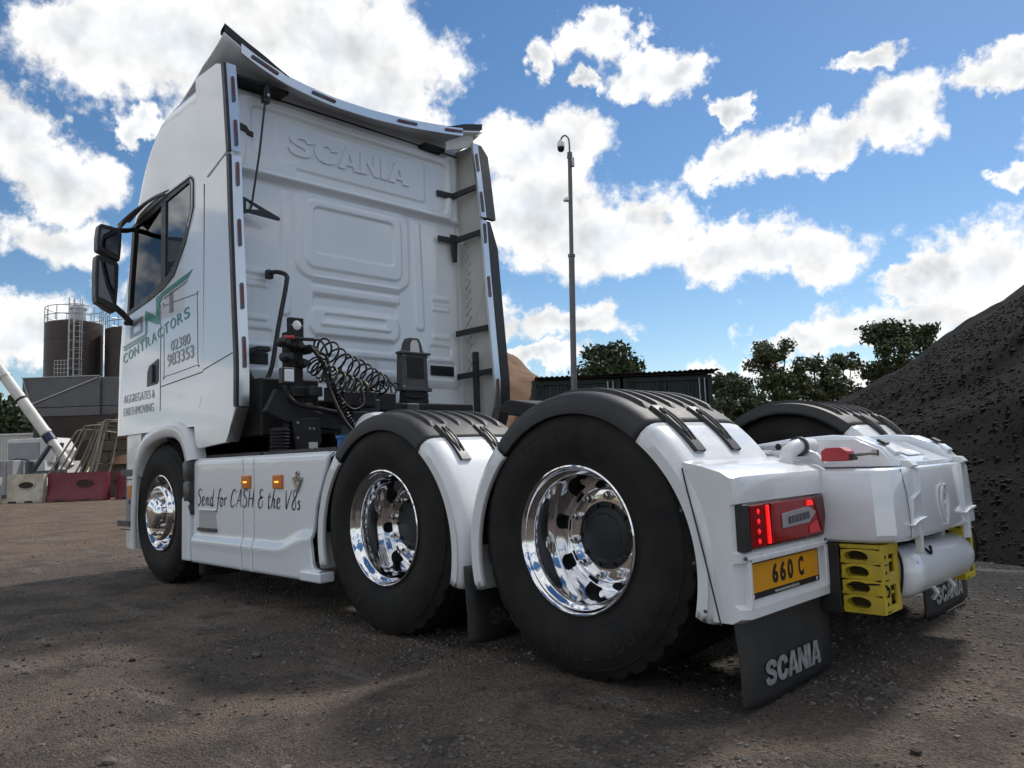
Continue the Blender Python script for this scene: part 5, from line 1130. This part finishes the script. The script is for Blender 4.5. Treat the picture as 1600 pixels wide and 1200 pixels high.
rows = [[(-22.3, 36.05, 3.56), (-18.0, 36.05, 3.56), (-18.0, 38.5, 3.56), (-22.3, 38.5, 3.56)], [(-20.9, 36.9, 1.5), (-19.2, 36.9, 1.5), (-19.2, 37.7, 1.5), (-20.9, 37.7, 1.5)]]
m = YB(); m.grid(rows, wrap=True); m.add(rows[1], [(0, 1, 2, 3)]); m.build('chute', HDARK, hop, 0)
m = YB(); m.tube([(-22.2, 35.97, 4.15), (-19.2, 35.97, 5.28)], .035, 5); m.tube([(-22.65, 35.97, 5.3), (-22.25, 35.97, 4.1)], .03, 5); m.tube([(-22.72, 35.97, 5.38), (-19.1, 35.97, 5.38)], .03, 5); m.build('handrail', GALV, hop)
for l in (-22.1, -18.3):
    for d in (36.2, 38.3): m = YB(); m.box(l - .1, l + .1, d - .1, d + .1, -.05, 3.56); m.build('leg', HDARK, hop)
# white boom with blue band on a dark trolley
WB = mat('white_tube_paint', (.68, .66, .62), .45, vary=.2, vscale=2); BLUEB = mat('navy_band', (.012, .02, .07), .45); STEELB = mat('blue_grey_steel', (.075, .085, .10), .5, vary=.3)
x, y = yd(-18.2, 30); bo = thing('auger_boom', (x, y, 0), 'slanting white tube boom with navy band on a dark trolley', 'conveyor')
def bp2(t): return (-20.9 + 3.9 * t, 30.0, 6.51 - 5.36 * t)
m = YB(); m.tube([bp2(0), bp2(.76)], .205, 20); m.build('tube', WB, bo, 40)
m = YB(); m.tube([bp2(.76), bp2(1.0)], .165, 20); m.build('lower_tube', WB, bo, 40)
m = YB(); m.tube([bp2(.765), bp2(.81)], .21, 20); m.build('band', BLUEB, bo, 40)
for t in (.33, .50, .745): m = YB(); m.tube([bp2(t), bp2(t + .012)], .225, 20); m.build('flange', (GALV, MATTE, WB)[int(t * 3) % 3], bo, 40)
m = YB(); m.tube([(-18.4, 29.7, .8), (-17.6, 29.7, 2.0)], .09, 6); m.tube([(-18.5, 29.7, .9), (-17.0, 29.7, .95)], .13, 6); m.tube([(-18.4, 29.7, .3), (-18.35, 29.7, 1.4)], .16, 6); m.tube([(-17.9, 30.3, .3), (-17.5, 30.3, 2.1)], .08, 6); m.build('trolley', STEELB, bo, bevel=.01)
for l in (-18.5, -17.2): m = YB(); m.lathe([(0, -.1), (.22, -.1), (.26, -.05), (.26, .05), (.22, .1), (0, .1)], c=(l, 29.6, .26), n=16); m.build('trolley_wheel', RUBBER, bo)
# white machine and grey tank at the far left
CW = mat('white_sheet_metal', (.66, .66, .64), .5, vary=.2, vscale=2); TG = mat('pale_grey_panel', (.33, .33, .35), .5, vary=.2, vscale=2)
x, y = yd(-20, 32); wm = thing('white_machine', (x, y, 0), 'white pump machine with grey side panel left of the boom', 'machine')
m = YB(); m.prism([(-20.75, 1.35), (-20.75, 2.36), (-19.05, 2.42), (-18.75, 1.9), (-18.9, 1.35)], 'y', 32.0, 33.6); m.build('body', CW, wm, bevel=.04)
m = YB(); m.box(-20.68, -19.4, 31.965, 31.995, 1.55, 2.22); m.build('side_panel', TG, wm, bevel=.01)
m = YB(); m.box(-19.62, -19.0, 31.7, 33.4, .25, 1.45); m.build('cabinet', CW, wm, bevel=.03)
m = YB(); m.tube(catmull([(-20.5, 31.5, .9), (-20.2, 31.4, 1.45), (-19.8, 31.4, 1.55), (-19.3, 31.4, 1.35), (-19.1, 31.4, .9)], 6), .025, 6); m.build('cable', MATTE, wm)
for l in (-20.5, -19.3): m = YB(); m.lathe([(0, -.1), (.28, -.1), (.32, -.05), (.32, .05), (.28, .1), (0, .1)], c=(l, 31.9, .32), n=18); m.build('machine_wheel', RUBBER, wm)
x, y = yd(-20.3, 31.2); tk = thing('grey_tank', (x, y, 0), 'pale grey square tank in front of the white pump machine', 'tank')
m = YB(); m.box(-20.85, -19.72, 30.8, 31.5, .12, 1.5); m.build('body', TG, tk, bevel=.04); m = YB()
for k in range(5): m.box(-20.8 + k * .25, -20.72 + k * .25, 30.78, 30.80, .2, 1.42)
m.build('rib', TG, tk); m = YB(); m.box(-20.9, -19.7, 30.75, 31.55, 0, .12); m.build('skid', STEELB, tk)
x, y = yd(-26.5, 41); wc = thing('white_container', (x, y, 0), 'off-white corrugated container far left behind the pump machine', 'container')
m = YB(); poly = []; 
for k in range(46):
    l = -31.0 + k * .15; poly += [(l, 41.0), (l + .045, 41.04), (l + .10, 41.04), (l + .145, 41.0)]
m.prism(poly + [(-24.05, 43.4), (-31, 43.4)], 'z', .12, 3.02); m.build('wall', CW, wc, 0)
for k in range(2): m = YB(); m.box(-31.05, -24.0, 40.96, 43.45, (0.0, 3.0)[k], (.14, 3.1)[k]); m.build('rail', CW, wc, bevel=.02)
m = YB(); m.box(-25.5, -25.15, 40.95, 40.99, 2.2, 2.45); m.build('vent', SATIN, wc)
# stacked brown concrete blocks and bent pipes
BLK = mat('earthy_concrete', (.135, .115, .085), .9, vary=.5, vscale=1.6, col2=(.075, .062, .047), bump=.6, bscale=14)
x, y = yd(-14.6, 30); bs = thing('block_stack', (x, y, 0), 'stack of muddy concrete blocks between the pipes and the cab', 'block stack')
for r_ in range(6):
    for k in range(3):
        l = -16.1 + k * 1.02 - (.25 if r_ % 2 else 0) + .02 * random.random(); m = YB(); m.box(l, l + 1.0, 29.6 + .06 * random.random(), 30.5, .42 * r_ + .004, .42 * r_ + .41); m.build('block', BLK, bs, bevel=.03)
for l0, d0, zt, dl in ((-14.9, 28.7, 1.22, 1.0), (-14.3, 28.9, .9, 1.1)):
    m = YB(); m.box(l0, l0 + dl, d0, d0 + .8, 0, zt); m.build('block', BLK, bs, bevel=.06)
m = YB(); m.lathe([(0, .35), (.3, .3), (.55, .12), (.7, -.02)], c=(-14.35, 29.1, 1.2), ax='z', n=14); m.build('spoil', SOIL, bs)
PIPE = mat('weathered_pipe', (.30, .26, .20), .55, .5, vary=.45, vscale=6)
for k in range(12):
    t = k / 11; lb = -16.85 + 2.15 * t ** .8 + .08 * random.random(); lt = lb + 1.05 - .85 * t; zt = 2.42 + .34 * t ** .5 + .12 * random.random(); d0 = 28.0 + .9 * random.random()
    m = YB(); m.tube(catmull([(lb, d0 - .9, .05), (lb + (lt - lb) * .55, d0 - .4, 1.3), (lt - .06, d0, zt - .16), (lt + .10, d0 + .1, zt), (lt + .55, d0 + .5, zt - .02), (lt + .95, d0 + 1.0, zt - .1)], 5), .034, 6)
    o = m.build('bent_pipe', PIPE, None, 60); tag(o, 'bent rusty steel pipe leaning in the bundle behind the red barrier', 'pipe', 'bent pipes leaning against the blocks')
# road barriers
def barrier(l0, l1, d, mt, label, hole):
    x, y = yd((l0 + l1) / 2, d); root = thing('road_barrier', (x, y, 0), label, 'barrier')
    prof = [(-.24, .0), (-.24, .10), (-.17, .26), (-.10, .56), (-.085, .93), (.085, .93), (.10, .56), (.17, .26), (.24, .10), (.24, 0)]
    rows = []; hc = (l0 + l1) / 2 + hole; nx = 26; xs = np.linspace(l0, l1, nx)
    for l in xs:
        tp_ = min(1, .55 + (l - l0) / .12, .55 + (l1 - l) / .12); rows.append([(l, d + a * (tp_ if z < .5 else 1), z) for a, z in prof])
    m = YB(); m.grid(rows, wrap=True); m.add(rows[0], [tuple(range(10))]); m.add(rows[-1], [tuple(range(10))]); m.build('body', mt, root, 35)
    ring = [(hc + .27 * math.cos(a), z_) for a in np.linspace(0, 2 * math.pi, 21)[:-1] for z_ in [.56 + .125 * math.sin(a)]]
    m = YB(); m.add([(l, d - .128 + (z - .56) * .10, z) for l, z in ring], [tuple(range(20))]); m.build('hand_hole', mat('barrier_hole', (.035, .032, .026), .9), root, 0)
    m = YB(); m.tube([(l, d - .128 + (z - .56) * .10, z) for l, z in ring], .022, 6, True); m.build('hole_rim', mt, root, 60)
    for q in (.25, .70): m = YB(); lx = l0 + (l1 - l0) * q; m.box(lx - .16, lx + .10, d - .247, d - .235, -.01, .06); m.build('fork_slot', SATIN, root)
    return root
RB = mat('faded_red_plastic', (.19, .028, .042), .45, vary=.3, vscale=3); WBp = mat('dirty_white_plastic', (.56, .52, .43), .55, vary=.5, vscale=4, col2=(.36, .32, .24))
barrier(-15.42, -13.45, 26.0, RB, 'faded red plastic road barrier in front of the bent pipes', .25)
b3 = barrier(-13.42, -11.6, 26.5, RB, 'faded red plastic road barrier half hidden behind the cab', 0)
barrier(-16.62, -15.44, 25.8, WBp, 'dirty white plastic road barrier left of the red one', .05)
x, y = yd(-16.85, 25.5); po = thing('marker_post', (x, y, 0), 'red and white marker post at the end of the white barrier', 'post')
for z0, z1, r_, mt_ in ((0, .28, .16, WBp), (.28, .60, .085, RB), (.60, .86, .16, WBp), (.86, .98, .10, RB)): m = MB(); m.lathe([(0, z0), (r_, z0 + .004), (r_, z1 - .004), (0, z1)], c=(x, y, 0), ax='z', n=20); m.build('post_ring', mt_, po, 30)

# ------------------------------------------------------------------ containers, mast, trees
CG = mat('dark_green_container', (.018, .033, .034), .5, vary=.3, vscale=1.5); RUST = mat('rusty_sheet', (.035, .024, .020), .8, vary=.5, vscale=2.5)
def container(l0, l1, d, label):
    x, y = yd((l0 + l1) / 2, d); root = thing('shipping_container', (x, y, 0), label, 'container'); w = l1 - l0
    m = YB(); m.box(l0 + .05, l1 - .05, d + .06, d + 6, .15, 2.84); m.build('body', CG, root)
    for a, b_ in ((l0, l0 + .12), (l1 - .12, l1)): m = YB(); m.box(a, b_, d, d + .16, 0, 2.9); m.build('corner_post', CG, root, bevel=.012)
    for z0, z1 in ((.05, .2), (2.76, 2.9)): m = YB(); m.box(l0 + .12, l1 - .12, d + .004, d + .15, z0, z1); m.build('cross_rail', CG, root, bevel=.012)
    for k in range(2):
        a = l0 + .13 + k * (w - .26) / 2; b_ = a + (w - .26) / 2 - .01; m = YB(); poly = []; nn = 5; pw = (b_ - a) / nn
        for q in range(nn): p = a + q * pw; poly += [(p, d + .03), (p + pw * .3, d + .03), (p + pw * .4, d + .055), (p + pw * .9, d + .055)]
        m.prism(poly + [(b_, d + .03), (b_, d + .075), (a, d + .075)], 'z', .21, 2.75); m.build('door', CG, root, 0)
    for l in (l0 + .30, l0 + w * .42, l1 - .34, l1 - .20):
        m = YB(); m.tube([(l, d - .005, .12), (l, d - .005, 2.82)], .022, 8); rodm = GALV if l > l1 - .4 else CG; m.build('locking_rod', rodm, root)
    return root
container(.52, 2.86, 20.5, 'dark green shipping container, the left of two behind the mast')
container(2.92, 5.26, 20.45, 'dark green shipping container, the right of two beside the bush')
x, y = yd(3, 22); cr = thing('container_roof', (x, y, 2.9), 'rusty corrugated sheet roof lying on the two dark containers', 'roof sheet')
for k in range(6):
    l = .60 + k * .80; m = YB(); rows = []
    for j in range(25): u = l + j * .0338; rows.append([(u, 20.15 + .05 * math.sin(k * 2.1), 2.955 + .018 * math.sin(j * 1.57) + .01 * k), (u, 25.5, 3.02 + .018 * math.sin(j * 1.57) + .01 * k)])
    m.grid(rows); o = m.build('roof_sheet', RUST, cr, 60); s = o.modifiers.new('t', 'SOLIDIFY'); s.thickness = .012
m = YB(); m.box(.62, 5.30, 20.3, 20.42, 2.905, 2.945); m.build('roof_batten', RUST, cr)
MASTM = mat('grey_mast_paint', (.16, .16, .165), .5, .3, vary=.2)
x, y = yd(1.215, 16); ms = thing('camera_mast', (x, y, 0), 'tall grey steel mast with a domed security camera on top', 'mast')
def mp_(z): return (1.215 + .0245 * z, 16.0, z)
m = YB(); m.tube([mp_(-.1), mp_(5.05)], .062, 14); m.build('lower_pole', MASTM, ms, 40)
m = YB(); m.tube([mp_(5.0), mp_(7.25)], .044, 14); m.build('upper_pole', MASTM, ms, 40)
for z, r_ in ((5.05, .075), (2.16, .08), (7.18, .058), (7.25, .052)): m = YB(); m.tube([mp_(z - .03), mp_(z + .03)], r_, 14); m.build('collar', MASTM, ms, 40)
m = YB(); q = mp_(7.25); m.tube(catmull([q, (q[0], 16, 7.48), (q[0] - .02, 16, 7.60), (q[0] - .09, 16, 7.655), (q[0] - .16, 16, 7.60), (q[0] - .175, 16, 7.52)], 6), .018, 8); m.build('swan_neck', MASTM, ms, 60)
m = YB(); m.lathe([(0, .10), (.05, .095), (.075, .05), (.08, -.02), (.08, -.05)], c=(q[0] - .18, 16, 7.45), ax='z', n=20); m.build('camera_housing', LAMPW, ms, 40)
m = YB(); m.lathe([(.078, 0), (.07, -.06), (.045, -.095), (0, -.105)], c=(q[0] - .18, 16, 7.40), ax='z', n=20); m.build('camera_dome', mat('smoked_dome', (.012, .012, .014), .1), ms, 60)
m = YB(); q = mp_(6.25); m.lathe([(0, .03), (.05, .02), (.07, -.03), (.05, -.05), (0, -.055)], c=(q[0] - .09, 15.95, q[2]), ax='z', n=16); m.tube([q, (q[0] - .09, 15.95, q[2] + .04)], .018, 6); m.build('lower_camera', LAMPW, ms, 40)
m = YB(); q = mp_(7.06); m.box(q[0] + .03, q[0] + .09, 15.92, 16.02, q[2] - .1, q[2] + .08); m.build('junction_box', GALV, ms, bevel=.006)

BARK = mat('bark', (.055, .042, .032), .9, vary=.4, vscale=4)
def leafmat(name, c, c2):
    m = mat(name, c, .6, vary=.9, vscale=.9, col2=c2); return m
LEAF1 = leafmat('dark_leaves', (.024, .042, .015), (.048, .075, .022)); LEAF2 = leafmat('olive_leaves', (.042, .058, .021), (.075, .092, .032)); LEAF3 = leafmat('bush_leaves', (.040, .058, .022), (.065, .082, .032))
def tree(name, l, d, z0, ztop, rad, mt, label, n=2600, leaf=.22, seed=1, open_=.35, squash=1.0, lobes=9, group=None, cat='tree'):
    g = np.random.default_rng(seed); x, y = yd(l, d); root = thing(name, (x, y, 0), label, cat, group); H = ztop - z0; zc = z0 + H * .55
    C = []
    lobes = int(lobes * 2.2)
    for k in range(lobes):
        a = g.uniform(0, 6.28); u = g.uniform(-1, .92); rr_ = rad * g.random() ** .45 * math.sqrt(max(.06, 1 - u * u * .9)) * .86; C.append((x + rr_ * math.cos(a), y + rr_ * math.sin(a), zc + u * H * .44, rad * g.uniform(.20, .36)))
    C += [(x, y, ztop - rad * .32, rad * .32), (x, y, zc, rad * .5)]
    C = np.array(C); w = C[:, 3] ** 2; idx = g.choice(len(C), n, p=w / w.sum()); dirs = g.normal(size=(n, 3)); dirs /= np.linalg.norm(dirs, axis=1)[:, None]
    rr_ = g.random(n) ** (.33 + open_ * .3); jit = 1 + .16 * g.normal(size=n); P = C[idx, :3] + dirs * (C[idx, 3] * rr_ * jit)[:, None] * np.array([1, 1, .82 * squash])
    clump = vnoise(P[:, 0] * 1.6, P[:, 2] * 1.6 + P[:, 1], seed); P = P[clump > open_ * .75]; n = len(P); P[:, 2] = np.clip(P[:, 2], z0 * .6, ztop + .1)
    A = g.normal(size=(n, 3)); A /= np.linalg.norm(A, axis=1)[:, None]; B_ = np.cross(A, g.normal(size=(n, 3))); B_ /= np.linalg.norm(B_, axis=1)[:, None]; s_ = leaf * g.uniform(.45, 1.1, (n, 1))
    V = np.stack([P - A * s_, P + B_ * s_ * .55, P + A * s_, P - B_ * s_ * .55], 1).reshape(-1, 3); F = np.arange(n * 4).reshape(-1, 4)
    o = np_mesh('crown', V, F, mt, False); attach(o, root)
    m = MB(); b0 = Vector((x, y, -.1)); m.tube([b0, (x + .05, y, z0 * .6 + .3), (x, y, zc), (x, y, ztop - rad * .5)], [rad * .09, rad * .07, rad * .05, rad * .015], 8); m.build('trunk', BARK, root, 60)
    for k in range(min(lobes, 9)):
        c = C[k]; st = Vector((x, y, z0 + (zc - z0) * g.uniform(.2, .9))); m = MB(); mid = (st + Vector(c[:3])) / 2 + Vector((0, 0, rad * .08)); m.tube([st, mid, Vector(c[:3])], [rad * .035, rad * .022, rad * .008], 6); m.build('limb', BARK, root, 60)
    return root
G1 = 'trees behind the yard on the right'
tree('oak_tree', 7.6, 60, 3.0, 9.35, 3.15, LEAF1, 'round dark tree rising behind the dark containers', 9500, .24, 3, .08, lobes=24)
tree('ash_tree', 15.3, 45, 2.0, 7.15, 2.0, LEAF2, 'airy olive tree standing between the bush and the next tree', 7500, .15, 5, .30, lobes=16, group=G1)
tree('ash_tree', 17.9, 46, 1.6, 6.35, 1.8, LEAF2, 'shorter airy tree left of the black heap slope', 7500, .15, 8, .26, lobes=16, group=G1)
tree('ash_tree', 13.1, 47, 1.4, 5.6, 1.5, LEAF1, 'low dark tree rising behind the round green bush', 4500, .15, 9, .18, lobes=12, group=G1)
tree('ash_tree', 24.2, 50, 2.6, 8.75, 2.3, LEAF2, 'airy tree whose top shows above the black heap slope', 7500, .17, 12, .32, lobes=17, group=G1)
tree('ash_tree', 27.2, 51, 3.6, 8.55, 1.7, LEAF2, 'rightmost tree crown just above the black heap slope', 4200, .17, 15, .28, lobes=12, group=G1)
tree('ash_tree', 21.3, 50, 2.0, 6.9, 1.6, LEAF2, 'thin tree growing at the foot of the black heap slope', 3600, .17, 17, .30, lobes=12, group=G1)
tree('round_bush', 10.0, 34, .6, 4.05, 1.45, LEAF3, 'dense round green bush beside the right container', 5200, .13, 21, .05, lobes=12, cat='bush')
tree('hedge_tree', -30.0, 46, 1.0, 5.6, 2.7, LEAF1, 'dark leafy tree at the left edge behind the white boom', 5200, .22, 23, .10, lobes=14)
# far hedge closing the horizon all round
g = np.random.default_rng(99); n = 16000; a = g.uniform(0, 6.283, n); rr_ = 150 + 14 * g.random(n); hh_ = 3.2 + 2.6 * vnoise(a * 14, a * 0, 5) + 1.4 * vnoise(a * 60, a * 0, 6); z = hh_ * g.random(n) ** .6
P = np.stack([rr_ * np.cos(a), rr_ * np.sin(a), z], -1); A = g.normal(size=(n, 3)); A /= np.linalg.norm(A, axis=1)[:, None]; B_ = np.cross(A, g.normal(size=(n, 3))); B_ /= np.linalg.norm(B_, axis=1)[:, None]; s_ = .85 * g.uniform(.5, 1.2, (n, 1))
o = struct(np_mesh('far_hedge', np.stack([P - A * s_, P + B_ * s_ * .6, P + A * s_, P - B_ * s_ * .6], 1).reshape(-1, 3), np.arange(n * 4).reshape(-1, 4), LEAF1, False), 'stuff'); o['label'] = 'distant dark hedge line along the horizon'; o['category'] = 'hedge'
